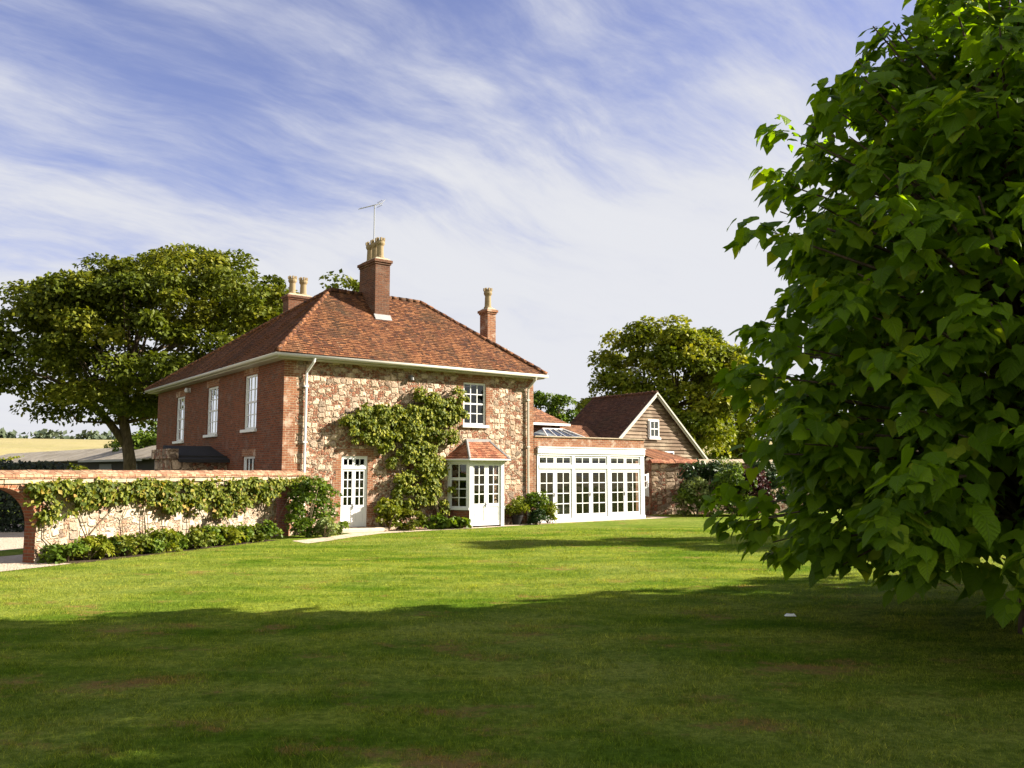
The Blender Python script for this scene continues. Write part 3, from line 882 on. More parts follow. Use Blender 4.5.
m = MB()   # soffit board and half-round gutter along the two seen eaves and the right
m.box(-0.36, LF + 0.27, -0.36, -0.002, 5.56, 5.60); m.box(-0.36, -0.002, -0.002, LD + 0.4, 5.56, 5.60); m.box(LF + 0.002, LF + 0.27, -0.002, LD + 0.4, 5.56, 5.60)
m.box(-0.375, LF + 0.285, -0.375, -0.335, 5.602, 5.70); m.box(-0.375, -0.335, -0.334, LD + 0.45, 5.602, 5.70); m.box(LF + 0.245, LF + 0.285, -0.334, LD + 0.45, 5.602, 5.70)
m.build('fascia', 'cream_paint', house)
m = MB()
for pts in ([(-0.44, -0.44), (LF + 0.35, -0.44)], [(-0.44, -0.44), (-0.44, LD + 0.5)], [(LF + 0.35, -0.44), (LF + 0.35, LD + 0.5)]):
    m.tube([(pts[0][0], pts[0][1], 5.66), (pts[1][0], pts[1][1], 5.66)], 0.062, 8)
m.build('gutter', 'cream_paint', house, smooth=True)
for a in (0.72, 9.80):
    m = MB()
    m.tube([(a + 0.12, -0.44, 5.62), (a + 0.10, -0.42, 5.5), (a, -0.10, 5.18), (a, -0.075, 5.0), (a, -0.075, 0.12), (a + 0.02, -0.16, 0.05)], 0.042, 8)
    for z in (1.1, 2.9, 4.7): m.box(a - 0.07, a + 0.07, -0.125, -0.002, z, z + 0.05)
    m.build('downpipe', 'white_paint' if a < 2 else 'cream_paint', house, smooth=False)

for h_, bl in zip(left_holes, (0.5, 0.45, 0.5, 0.0)):
    sash_window(house, F_LEFT, *h_, d=0.05, cols=3, rows=4 if h_[3] > 3 else 2, blind=bl)
sash_window(house, F_FRONT, *front_holes[1], d=0.05, cols=3, rows=4)

# front door: frame with a fanlight, two glazed leaves
m = MB(); x0, x1, z0, z1 = front_holes[0]
m.box(x0, x0 + 0.05, 0.03, 0.13, z0, z1, F_FRONT); m.box(x1 - 0.05, x1, 0.03, 0.13, z0, z1, F_FRONT)
m.box(x0 + 0.05, x1 - 0.05, 0.03, 0.13, z1 - 0.05, z1, F_FRONT); m.box(x0 + 0.05, x1 - 0.05, 0.025, 0.13, 2.06, 2.15, F_FRONT)
dfr = m.build('door_frame', 'white_paint', house)
for s in (0, 1):
    a0 = x0 + 0.05 + s * (x1 - x0 - 0.10) / 2; a1 = a0 + (x1 - x0 - 0.10) / 2 - 0.004 * (1 - s)
    glazed_leaf(house, F_FRONT, a0, a1, z0 + 0.01, 2.058, 0.05, 2, 4, 0.72, 0.065, 0.03, handle=a1 - 0.03 if s == 0 else None)
    glazed_leaf(house, F_FRONT, a0, a1, 2.152, z1 - 0.052, 0.05, 2, 1, 0, 0.05, 0.03, name='fanlight')
m = MB(); m.box(1.8, 3.5, -0.62, -0.01, 0.0, 0.13); m.build('door_step', 'stone_slab', house, bevel=0.02)

# canted bay
bay_pts = [(6.20, 0.0), (6.66, -0.72), (8.18, -0.72), (8.64, 0.0)]
m = MB()
for (p, q) in zip(bay_pts, bay_pts[1:]):
    L = math.hypot(q[0] - p[0], q[1] - p[1]); e = ((q[0] - p[0]) / L, (q[1] - p[1]) / L); n = (-e[1], e[0])
    f = fmap(p, e, n)
    if abs(e[1]) > 0.1:
        m.box(0.0, L, 0.0, 0.12, -0.05, 0.62, f, 1)
        m.box(0, L, -0.05, 0.14, 0.622, 0.70, f, 0)
        m.box(0.0, 0.09, 0.0, 0.11, 0.70, 2.28, f, 0); m.box(L - 0.09, L, 0.0, 0.11, 0.70, 2.28, f, 0)
    else:
        m.box(0.0, 0.13, -0.01, 0.10, 0.02, 2.28, f, 0); m.box(L - 0.13, L, -0.01, 0.10, 0.02, 2.28, f, 0)
    m.box(-0.02, L + 0.02, -0.03, 0.12, 2.282, 2.38, f, 0)
bay = m.build('bay_window', ['white_paint', 'brick_red'], house)
for k, (p, q) in enumerate(zip(bay_pts, bay_pts[1:])):
    L = math.hypot(q[0] - p[0], q[1] - p[1]); e = ((q[0] - p[0]) / L, (q[1] - p[1]) / L); f = fmap(p, e, (-e[1], e[0]))
    if k == 1:
        w2 = (L - 0.26) / 2
        for s in (0, 1):
            a0 = 0.13 + s * w2
            glazed_leaf(bay, f, a0 + 0.002, a0 + w2 - 0.002, 0.06, 2.28, 0.03, 2, 4, 0.78, 0.09, 0.034, name='bay_door', handle=a0 + w2 - 0.04 if s == 0 else None)
    else:
        glazed_leaf(bay, f, 0.09, L - 0.09, 0.70, 1.72, 0.03, 2, 3, 0, 0.05, 0.03, name='casement')
        glazed_leaf(bay, f, 0.09, L - 0.09, 1.722, 2.28, 0.03, 2, 1, 0, 0.05, 0.03, name='top_light')
m = MB()
ez = 2.40
e0, e1, e2, e3 = (6.02, 0.0, ez), (6.55, -0.90, ez), (8.30, -0.90, ez), (8.86, 0.0, ez)
t0, t1 = (7.0, -0.03, 3.06), (8.0, -0.03, 3.06)
tiled_slope(m, [e1, e2, t1, t0]); tiled_slope(m, [e0, e1, t0]); tiled_slope(m, [e2, e3, t1]); m.face([e0, e1, e2, e3])
broof = m.build('bay_roof', 'bay_tile', house, recalc=False)
m = MB()
up3 = Vector((0, 0, 0.035))
m.tube([Vector(e1) + up3, Vector(t0) + up3], 0.055, 6); m.tube([Vector(e2) + up3, Vector(t1) + up3], 0.055, 6)
m.box(6.95, 8.05, -0.075, -0.003, 3.04, 3.17)
m.build('lead_flashing', 'lead', broof)
m = MB(); m.tube([Vector(e0), Vector(e1) + Vector((-0.02, -0.02, 0)), Vector(e2) + Vector((0.02, -0.02, 0)), Vector(e3)], 0.035, 7); m.build('bay_gutter', 'white_paint', broof)


def chimney_pot(c, h, parent, mat='buff_clay'):
    m = MB(); r = 0.135
    m.lathe(c, [(r * 1.25, 0), (r * 1.25, 0.07), (r * 1.02, 0.10), (r * 0.92, h * 0.62), (r * 1.15, h * 0.68), (r * 1.3, h * 0.74), (r * 1.22, h * 0.86), (r * 0.9, h * 0.86)], 14)
    for k in range(7):
        an = 2 * math.pi * k / 7; x, y = c[0] + math.cos(an) * r * 1.08, c[1] + math.sin(an) * r * 1.08
        m.box(x - 0.035, x + 0.035, y - 0.035, y + 0.035, c[2] + h * 0.86, c[2] + h)
    return m.build('chimney_pot', mat, parent)


def chimney(a0, a1, b0, b1, zb, zt, pots, ph, mat='brick_sooty', flash=None):
    m = MB()
    m.box(a0, a1, b0, b1, zb, zt - 0.22)
    m.box(a0 - 0.035, a1 + 0.035, b0 - 0.035, b1 + 0.035, zt - 0.22, zt - 0.15)
    m.box(a0 - 0.075, a1 + 0.075, b0 - 0.075, b1 + 0.075, zt - 0.15, zt - 0.05)
    ch = m.build('chimney', mat, house)
    c = MB(); c.hull8([(a0 - 0.05, b0 - 0.05, zt - 0.05), (a1 + 0.05, b0 - 0.05, zt - 0.05), (a1 + 0.05, b1 + 0.05, zt - 0.05), (a0 - 0.05, b1 + 0.05, zt - 0.05)],
                      [(a0 + 0.08, b0 + 0.08, zt + 0.05), (a1 - 0.08, b0 + 0.08, zt + 0.05), (a1 - 0.08, b1 - 0.08, zt + 0.05), (a0 + 0.08, b1 - 0.08, zt + 0.05)])
    c.build('flaunching', 'cement_cap', ch)
    for (x, y) in pots: chimney_pot((x, y, zt + 0.02), ph, ch)
    if flash: flash(ch)
    return ch


def fl1(ch):
    f_ = MB(); zz = lambda v: EZ + (v + 0.42) * (8.62 - EZ) / 3.2
    f_.hull8([(4.02, 1.53, zz(1.53) + 0.02), (4.68, 1.53, zz(1.53) + 0.02), (4.70, 1.685, zz(1.685) + 0.03), (4.02, 1.685, zz(1.685) + 0.03)],
             [(4.02, 1.53, zz(1.53) + 0.045), (4.70, 1.53, zz(1.53) + 0.045), (4.70, 1.685, zz(1.685) + 0.12), (4.02, 1.685, zz(1.685) + 0.12)])
    f_.build('flashing', 'lead', ch)
chimney(4.06, 4.66, 1.69, 2.98, 7.0, 9.86, [(4.36, 1.93), (4.36, 2.32), (4.36, 2.71)], 0.80, flash=fl1)
chimney(9.34, 9.74, 2.0, 2.56, 6.2, 8.62, [(9.54, 2.28)], 0.86, 'brick_orange')
chimney(2.95, 3.95, 7.2, 7.8, 7.6, 9.30, [(3.22, 7.5), (3.7, 7.5)], 0.78)

m = MB()    # television aerial strapped to the main stack
m.tube([(4.30, 2.32, 9.4), (4.30, 2.32, 12.05)], 0.022, 6)
ax0, ax1 = Vector((3.66, 2.32, 11.78)), Vector((4.62, 2.32, 12.18))
m.tube([ax0, ax1], 0.018, 5)
for k in range(7):
    p = ax0.lerp(ax1, 0.05 + 0.6 * k / 6); m.tube([p + Vector((0, -0.16, 0)), p + Vector((0, 0.16, 0))], 0.008, 4)
for s in (-1, 1):
    p = ax0.lerp(ax1, 0.9); m.tube([p + Vector((0.0, -0.22, 0.09 * s)), p + Vector((0.0, 0.22, 0.09 * s))], 0.011, 4)
    m.tube([p + Vector((-0.12, 0.2 * s, -0.12)), p + Vector((0.12, 0.2 * s, 0.14))], 0.011, 4)
m.build('aerial', 'grey_metal', house)
m = MB(); m.lathe((9.5, 0.95, 6.2), [(0.05, 0), (0.05, 0.52), (0.10, 0.53), (0.12, 0.58), (0.03, 0.64)], 10); m.build('vent_pipe', 'dark_metal', house, smooth=True)
m = MB(); m.box(-0.05, -0.001, 10.12, 10.24, 5.25, 5.42); m.lathe((-0.14, 10.18, 5.22), [(0.02, 0.0), (0.085, 0.03), (0.10, 0.12), (0.06, 0.2)], 10); m.build('wall_light', 'white_paint', house)
m = MB(); m.box(4.55, 4.65, -0.14, -0.001, 5.22, 5.34); m.lathe((4.6, -0.14, 5.15), [(0.03, 0), (0.08, 0.02), (0.06, 0.12)], 8); m.build('security_light', 'dark_metal', house)

# lean-to against the shaded side
lt = thing('brick_lean_to', 'low dark stone lean-to with sloping roof coloured black for shade against the shaded house side', 'outbuilding', hp(0, 0), RZ)
m = MB(); m.box(-2.0, -0.004, 5.25, 7.3, -0.05, 2.44); m.build('wall', 'rubble_dark', lt)
m = MB(); m.hull8([(-1.75, 4.95, 2.30), (-0.003, 4.95, 2.30), (-0.003, 7.25, 2.80), (-1.75, 7.25, 2.80)], [(-1.75, 4.95, 2.42), (-0.003, 4.95, 2.42), (-0.003, 7.25, 2.95), (-1.75, 7.25, 2.95)])
m.box(-1.75, -0.003, 5.255, 7.25, 2.443, 2.55); m.build('roof', 'black_timber', lt)  # the roof's black stands in for shade lying over it
m = MB(); m.box(-2.12, -1.752, 5.15, 7.35, 2.442, 2.78); m.build('parapet', 'rubble_dark', lt)

# ------------------------------------------------------------------ garden room
G0, G1, GD = 10.16, 16.16, 5.0
gr = thing('garden_room', 'white glazed garden room with three pairs of french doors beside the house', 'garden room', hp(0, 0), RZ)
m = MB()
m.box(G0 + 0.001, G1, 0.004, 0.26, 2.955, 3.32)                       # brick parapet
m.box(G1 - 0.26, G1 - 0.001, 0.261, GD, -0.05, 3.318); m.box(G0 + 0.002, G1, GD - 0.25, GD, -0.05, 3.316)
m.box(G0 + 0.001, G0 + 0.13, 0.01, 0.2, -0.05, 2.954)
m.build('wall', 'brick_orange', gr)
m = MB(); m.box(G0 + 0.001, G1 + 0.04, -0.05, 0.30, 3.322, 3.37); m.build('coping', 'cement_cap', gr, bevel=0.01)
m = MB()
m.box(G0 + 0.13, G1 + 0.01, -0.07, 0.003, 2.68, 2.90, mat=0); m.box(G0 + 0.13, G1 + 0.03, -0.10, 0.003, 2.902, 2.95)
m.box(G0 + 0.13, G1 + 0.02, -0.03, 0.12, 2.60, 2.678)
m.build('fascia', 'white_paint', gr, bevel=0.008)
m = MB()
for a0, a1 in ((10.29, 10.36), (12.06, 12.20), (14.00, 14.15), (15.92, 16.14)):
    m.box(a0, a1, -0.02, 0.12, 0.02, 2.60)
m.box(10.29, 16.14, -0.06, 0.14, 0.0, 0.14); m.box(10.361, 15.919, -0.035, 0.115, 2.10, 2.24)
m.build('frame', 'white_paint', gr)
for a0, a1 in ((10.36, 12.06), (12.20, 14.00), (14.15, 15.92)):
    mid = (a0 + a1) / 2
    for s, (p, q) in enumerate(((a0, mid), (mid, a1))):
        glazed_leaf(gr, F_FRONT, p + 0.002, q - 0.002, 0.142, 2.098, 0.01, 2, 4, 0, 0.10, 0.034, name='door', handle=(q - 0.05) if s == 0 else None, rail=0.16)
        glazed_leaf(gr, F_FRONT, p + 0.002, q - 0.002, 2.242, 2.598, 0.01, 2, 1, 0, 0.07, 0.034, name='transom_window', blind=True)
m = MB(); m.box(G0 + 0.14, G1 - 0.27, 0.16, GD - 0.26, -0.02, 0.06); m.build('floor', 'tan_inside', gr)
m = MB(); m.box(G0 + 0.14, G1 - 0.27, GD - 0.30, GD - 0.26, 0.06, 2.9); m.box(G0 + 0.14, G0 + 0.18, 0.25, GD - 0.3, 0.06, 2.9); m.build('interior_wall', 'plaster_inside', gr)
m = MB(); m.box(G0 + 0.01, 11.95, 0.27, GD - 0.26, 2.92, 3.10); m.box(13.85, G1 - 0.27, 0.27, GD - 0.26, 2.92, 3.10)
m.box(11.951, 13.849, 0.27, 1.35, 2.92, 3.10); m.box(11.951, 13.849, 2.85, GD - 0.26, 2.92, 3.10); m.build('flat_roof', 'lead', gr)
m = MB()
for bx_ in ((11.9, 11.95, 1.3, 2.9), (13.85, 13.9, 1.3, 2.9), (11.951, 13.849, 1.3, 1.35), (11.951, 13.849, 2.85, 2.9)):
    m.box(*bx_, 3.101, 3.40)
lan = m.build('roof_lantern', 'white_paint', gr)
m = MB(); lq = [(11.85, 1.25, 3.40), (13.95, 1.25, 3.40), (13.95, 2.95, 3.40), (11.85, 2.95, 3.40)]; la_, lb_ = (12.25, 2.1, 3.78), (13.4, 2.1, 3.78)
m.face([lq[0], lq[1], lb_, la_]); m.face([lq[1], lq[2], lb_]); m.face([lq[2], lq[3], la_, lb_]); m.face([lq[3], lq[0], la_])
m.build('lantern_glazing', 'window_glass', lan, recalc=False)
m = MB()
for p, q in (((11.85, 1.25, 3.41), (12.25, 2.07, 3.79)), ((13.95, 1.25, 3.41), (13.4, 2.07, 3.79)), ((12.25, 2.1, 3.79), (13.4, 2.1, 3.79))): m.tube([p, q], 0.03, 6)
for k in range(1, 4): m.tube([(11.85 + 0.52 * k, 1.25, 3.41), (12.25 + 0.29 * k, 2.07, 3.785)], 0.018, 5)
m.build('lantern_bar', 'white_paint', lan)
# furniture glimpsed through the panes
fu = thing('sofa', 'tan low sofa inside the glazed garden room', 'sofa', hp(12.9, 2.3, 0.06), RZ)
m = MB(); m.box(-1.0, 1.0, -0.4, 0.4, 0.12, 0.42); m.build('seat', 'blind_cloth', fu, bevel=0.05)
m = MB(); m.box(-1.0, 1.0, 0.25, 0.48, 0.42, 0.85); m.build('backrest', 'blind_cloth', fu, bevel=0.05)
for x in (-0.9, 0.84):
    for y in (-0.34, 0.28):
        m = MB(); m.box(x, x + 0.06, y, y + 0.06, 0, 0.12); m.build('leg', 'dark_metal', fu)

# ------------------------------------------------------------------ roofs behind the garden room
rw = thing('rear_wing', 'low tiled rear wing with white gutter behind the garden room roof', 'outbuilding', hp(0, 0), RZ)
m = MB(); m.box(10.3, 16.7, 6.3, 9.2, -0.05, 4.18); m.build('wall', 'brick_sooty', rw)
m = MB(); q0, q1, q2, q3 = (10.2, 5.95, 4.3), (17.0, 5.95, 4.3), (17.0, 9.5, 4.3), (10.2, 9.5, 4.3); ra, rb = (10.2, 7.75, 6.0), (13.8, 7.75, 6.0)
tiled_slope(m, [q0, q1, rb, ra]); tiled_slope(m, [q1, q2, rb]); tiled_slope(m, [q2, q3, ra, rb], 0.22); m.face([q0, q1, q2, q3])
m.build('roof', 'dull_tile', rw, recalc=False)
m = MB(); m.box(10.2, 17.05, 5.86, 5.94, 4.2, 4.31); m.box(17.01, 17.07, 5.9, 9.5, 4.2, 4.31); m.build('gutter', 'white_paint', rw)
lk = thing('link_roof', 'small tiled link building between rear wing and weatherboarded barn', 'outbuilding', hp(0, 0), RZ)
m = MB(); m.box(16.9, 18.9, 5.9, 7.9, -0.05, 3.55); m.prism([(5.9, 3.55), (7.9, 3.55), (6.9, 4.2)], 16.9, 18.9, lambda a, d, z: (d, a, z)); m.build('wall', 'rubble_dark', lk)
m = MB(); tiled_slope(m, [(16.85, 5.7, 3.5), (19.0, 5.7, 3.5), (19.0, 6.9, 4.3), (16.85, 6.9, 4.3)]); tiled_slope(m, [(16.85, 8.1, 3.5), (19.0, 8.1, 3.5), (19.0, 6.9, 4.3), (16.85, 6.9, 4.3)])
m.build('roof', 'dull_tile', lk, recalc=False)
m = MB(); m.hull8([(16.78, 5.62, 3.46), (16.84, 5.62, 3.46), (16.84, 6.9, 4.28), (16.78, 6.9, 4.28)], [(16.78, 5.62, 3.62), (16.84, 5.62, 3.62), (16.84, 6.9, 4.42), (16.78, 6.9, 4.42)]); m.build('barge_board', 'white_paint', lk)

# ------------------------------------------------------------------ barn
barn = thing('barn', 'weatherboarded brown barn with steep dark tile roof and white barge boards', 'barn', hp(0, 0), RZ)
BV, AP, EL, ER = 4.88, (21.9, 6.0), (19.4, 3.8), (25.5, 2.72)
slL = (AP[1] - EL[1]) / (AP[0] - EL[0]); slR = (AP[1] - ER[1]) / (ER[0] - AP[0])
def topz(a): return EL[1] + (a - EL[0]) * slL if a < AP[0] else AP[1] - (a - AP[0]) * slR
m = MB(); rb_ = random.Random(4)
m.prism([(19.5, -0.05), (25.4, -0.05), (25.4, 2.6), (21.9, 5.85), (19.5, 3.75)], BV + 0.06, 9.6)
m.build('wall', 'black_timber', barn)
m = MB(); z = 2.55; bh = 0.185
wx0, wx1, wz0, wz1 = 21.48, 22.16, 3.72, 4.60
while z < 5.9:
    l_ = 19.55 if z < 3.8 else 19.4 + (z - 3.8 + 0.1) / slL
    r__ = 25.3 if z < 2.72 else 21.9 + (6.0 - z - bh * 0.6) / slR
    segs = [(l_, r__)]
    if wz0 - 0.02 < z + bh * 0.5 < wz1: segs = [(l_, wx0 - 0.06), (wx1 + 0.06, r__)]
    for (s0, s1) in segs:
        cut = s0
        while cut < s1 - 0.05:
            nx = min(s1, cut + rb_.uniform(1.2, 2.6)); j = rb_.uniform(-0.012, 0.012); ti = rb_.uniform(0.0, 0.012)
            m.hull8([(cut, BV - 0.045 - ti, z + j), (nx - 0.006, BV - 0.045 + ti, z - j), (nx - 0.006, BV + 0.058, z - j), (cut, BV + 0.058, z + j)],
                    [(cut, BV + 0.02, z + bh + 0.02), (nx - 0.006, BV + 0.02, z + bh + 0.02), (nx - 0.006, BV + 0.058, z + bh + 0.02), (cut, BV + 0.058, z + bh + 0.02)])
            cut = nx
    z += bh
m.build('weatherboard', 'weatherboard', barn)
m = MB(); ov = 0.25
tiled_slope(m, [(EL[0] - 0.25, BV - ov, EL[1] - 0.22), (EL[0] - 0.25, 9.8, EL[1] - 0.22), (AP[0], 9.6, AP[1] + 0.03), (AP[0], BV - ov, AP[1] + 0.03)])
tiled_slope(m, [(ER[0] + 0.25, BV - ov, ER[1] - 0.2), (ER[0] + 0.25, 9.8, ER[1] - 0.2), (AP[0], 9.6, AP[1] + 0.03), (AP[0], BV - ov, AP[1] + 0.03)])
br = m.build('roof', 'barn_tile', barn, recalc=False)
m = MB(); ridge_tiles(m, (AP[0], BV - ov, AP[1] + 0.05), (AP[0], 9.6, AP[1] + 0.05), 0.10, 0.3); m.build('ridge_tiles', 'barn_tile', br, smooth=True)
m = MB()
F_BARN = fmap((0, BV), (1, 0), (0, 1))
for (p, q) in (((EL[0] - 0.3, EL[1] - 0.27), AP), ((ER[0] + 0.3, ER[1] - 0.25), AP)):
    m.prism([(p[0], p[1] - 0.02), (q[0], q[1] - 0.03), (q[0], q[1] + 0.07), (p[0], p[1] + 0.10)] if p[0] < q[0] else [(q[0] + 0.001, q[1] - 0.03), (p[0], p[1] - 0.02), (p[0], p[1] + 0.10), (q[0] + 0.001, q[1] + 0.07)], -ov - 0.05, -ov, F_BARN)
    m.prism([(p[0], p[1] - 0.16), (q[0], q[1] - 0.17), (q[0], q[1] - 0.04), (p[0], p[1] - 0.03)] if p[0] < q[0] else [(q[0] + 0.001, q[1] - 0.17), (p[0], p[1] - 0.16), (p[0], p[1] - 0.03), (q[0] + 0.001, q[1] - 0.04)], -ov + 0.003, -ov + 0.05, F_BARN)
m.build('barge_board', 'cream_paint', barn)
m = MB(); m.tube([(EL[0] - 0.32, BV - ov, EL[1] - 0.24), (EL[0] - 0.32, 9.8, EL[1] - 0.24)], 0.06, 7); m.build('gutter', 'white_paint', barn)
m = MB(); m.box(wx0 - 0.06, wx1 + 0.06, BV - 0.05, BV + 0.05, wz0 - 0.05, wz1 + 0.05); m.build('window_surround', 'white_paint', barn)
sash_window(barn, fmap((0, BV - 0.06), (1, 0), (0, 1)), wx0, wx1, wz0, wz1, d=-0.05, cols=2, rows=2, sill=True)
sash_window(barn, fmap((0, BV - 0.06), (1, 0), (0, 1)), 22.55, 23.25, 2.2, 3.02, d=-0.05, cols=2, rows=2, sill=False)
m = MB()
tiled_slope(m, [(19.6, 2.7, 2.55), (22.2, 2.7, 2.55), (21.9, 4.75, 3.1), (19.6, 4.75, 3.1)]); m.build('lean_to_roof', 'dull_tile', barn, recalc=False)
m = MB(); m.box(19.7, 22.1, 2.95, 4.7, -0.05, 2.5); m.build('lean_to_wall', 'rubble_dark', barn)

# ------------------------------------------------------------------ stone wall at the right
sw = thing('stone_wall', 'rough flint and stone garden wall with red tile coping in front of barn', 'wall', (6.45, 39.5, 0), R(14))
m = MB(); m.box(0, 8.5, 0, 0.4, -0.05, 2.36); m.build('wall', 'rubble_dark', sw)
m = MB(); rn_ = random.Random(2)
for k in range(28):
    x = k * 0.30
    j = rn_.uniform(-0.015, 0.015)
    m.prism([(-0.09, 2.36 + j), (0.49, 2.36 + j), (0.44, 2.44 + j), (0.2, 2.55 + j), (-0.04, 2.44 + j)], x, x + 0.29, lambda a, d, z: (d, a, z), 0 if k < 8 else 1)
m.build('coping', ['bay_tile', 'cement_cap'], sw)
gt = thing('glazed_gate', 'narrow white half glazed gate between garden room and flint wall', 'gate', hp(17.15, 0.9), RZ)
F_G = IDF
m = MB(); m.box(-0.55, 0.75, 0.5, 0.62, 0, 0.85); m.build('low_wall', 'rubble_dark', gt)
for x in (-0.5, 0.66):
    m = MB(); m.box(x, x + 0.08, 0.52, 0.6, 0.85, 1.9); m.build('post', 'white_paint', gt)
glazed_leaf(gt, F_G, -0.418, 0.12, 0.87, 1.86, 0.53, 2, 2, 0.42, 0.07, 0.03, name='leaf'); glazed_leaf(gt, F_G, 0.122, 0.658, 0.87, 1.86, 0.53, 2, 2, 0.42, 0.07, 0.03, name='leaf')

# ------------------------------------------------------------------ garden wall with arches at the left
GW_E = (0.404, 0.9148)
GW_O = (-9.37, 21.15, 0.0)
GW_RZ = math.atan2(GW_E[1], GW_E[0])
gw = thing('garden_wall', 'pale lime washed garden wall with brick archway and tile coping at left', 'wall', GW_O, GW_RZ)
def gwp(t, y, z=0.0): return (GW_O[0] + GW_E[0] * t - GW_E[1] * y, GW_O[1] + GW_E[1] * t + GW_E[0] * y, z)
ARCH = [(-3.52, 0.95, 0.82, 0.84), (5.72, 0.30, 1.25, 0.28)]
T0, T1, TH, ZT = -16.0, 6.75, 0.36, 1.73
def under(t):
    for c, hw, zs, ri in ARCH:
        if abs(t - c) < hw: return zs + ri * math.sqrt(max(0, 1 - ((t - c) / hw) ** 2))
    return None
m = MB()
cuts = {T0, T1}
for c, hw, zs, ri in ARCH: cuts |= {c + hw * math.sin(math.pi * (k / 20 - 0.5)) for k in range(21)}
cuts = sorted(cuts)
for a, b in zip(cuts, cuts[1:]):
    u_ = under((a + b) / 2)
    arch = next(((c, hw, zs, ri) for c, hw, zs, ri in ARCH if abs((a + b) / 2 - c) < hw), None)
    if arch is None:
        za = zb = -0.08
    else:
        c, hw, zs, ri = arch
        za = zs + ri * math.sqrt(max(0, 1 - ((a - c) / hw) ** 2)); zb = zs + ri * math.sqrt(max(0, 1 - ((b - c) / hw) ** 2))
        m.face([(a, 0, za), (b, 0, zb), (b, TH, zb), (a, TH, za)], 1)
    m.face([(a, 0, za), (b, 0, zb), (b, 0, ZT), (a, 0, ZT)], 0); m.face([(a, TH, za), (b, TH, zb), (b, TH, ZT), (a, TH, ZT)], 0)
for c, hw, zs, ri in ARCH:
    for s in (-1, 1): m.face([(c + s * hw, 0, -0.08), (c + s * hw, TH, -0.08), (c + s * hw, TH, zs), (c + s * hw, 0, zs)], 1)
m.face([(T0, 0, -0.08), (T0, TH, -0.08), (T0, TH, ZT), (T0, 0, ZT)]); m.face([(T1, 0, -0.08), (T1, TH, -0.08), (T1, TH, ZT), (T1, 0, ZT)])
m.build('wall', ['chalk_wall', 'brick_red'], gw, recalc=False)
for c, hw, zs, ri in ARCH:
    m = MB(); n = 22 if hw > 0.5 else 9; wd = 0.2 if hw > 0.5 else 0.12
    for k in range(n):
        p0, p1 = math.pi * (k + 0.06) / n, math.pi * (k + 0.94) / n
        q = [(c - math.cos(p0) * hw, zs + math.sin(p0) * ri), (c - math.cos(p1) * hw, zs + math.sin(p1) * ri),
             (c - math.cos(p1) * (hw + wd), zs + math.sin(p1) * (ri + wd)), (c - math.cos(p0) * (hw + wd), zs + math.sin(p0) * (ri + wd))]
        q = [(x, min(z, ZT - 0.005)) for x, z in q]
        m.prism(q, -0.025, 0.0)
    for s in (-1, 1) if hw < 0.5 else ():
        for k in range(int(zs / 0.16)):
            wq = wd if k % 2 else wd * 0.7
            x0_, x1_ = (c - hw - wq, c - hw) if s < 0 else (c + hw, c + hw + wq)
            m.box(x0_, x1_, -0.02, 0.0, k * 0.16, k * 0.16 + 0.15)
    m.build('arch_ring', 'brick_orange', gw)
m = MB(); rn_ = random.Random(7)
x = T0
while x < T1:
    L = min(0.44, T1 + 0.1 - x); j = rn_.uniform(-0.008, 0.008)
    m.box(x, x + L - 0.008, -0.065 + j, TH + 0.06, ZT + 0.001, ZT + 0.10 + j * 0.5); x += 0.45
m.build('band_course', 'cement_cap', gw)
m = MB(); x = T0
while x < T1:
    j = rn_.uniform(-0.008, 0.008)
    m.prism([(-0.10 + j, ZT + 0.105), (TH + 0.1, ZT + 0.105), (TH + 0.09, ZT + 0.15), (TH * 0.5, ZT + 0.29 + j), (-0.09 + j, ZT + 0.19)], x, x + 0.218, lambda a, d, z: (d, a, z)); x += 0.225
m.build('coping', 'coping_tile', gw)

# courtyard seen through the arch
cy = MB(); cy.face([gwp(-14, TH + 0.01, 0.006), gwp(6.5, TH + 0.01, 0.006), gwp(6.5, 14, 0.006), gwp(-14, 14, 0.006)])
tag(cy.build('courtyard', 'gravel', recalc=False), kind='structure')
bd = MB(); bd.face([gwp(-2.3, -0.95, 0.008), gwp(4.6, -0.8, 0.008), gwp(4.6, -0.002, 0.008), gwp(-2.3, -0.002, 0.008)])
tag(bd.build('flower_bed', 'soil', recalc=False), kind='structure')
ap = MB(); ap.face([gwp(-5.5, -0.85, 0.008), gwp(-2.302, -0.85, 0.008), gwp(-2.302, TH + 0.008, 0.008), gwp(-5.5, TH + 0.008, 0.008)])
tag(ap.build('arch_path', 'gravel', recalc=False), kind='structure')
vg = MB(); vg.face([gwp(-8, 2.0, 0.011), gwp(1, 2.0, 0.011), gwp(1, 3.4, 0.011), gwp(-8, 3.4, 0.011)])
tag(vg.build('verge', 'lawn_turf', recalc=False), kind='structure')

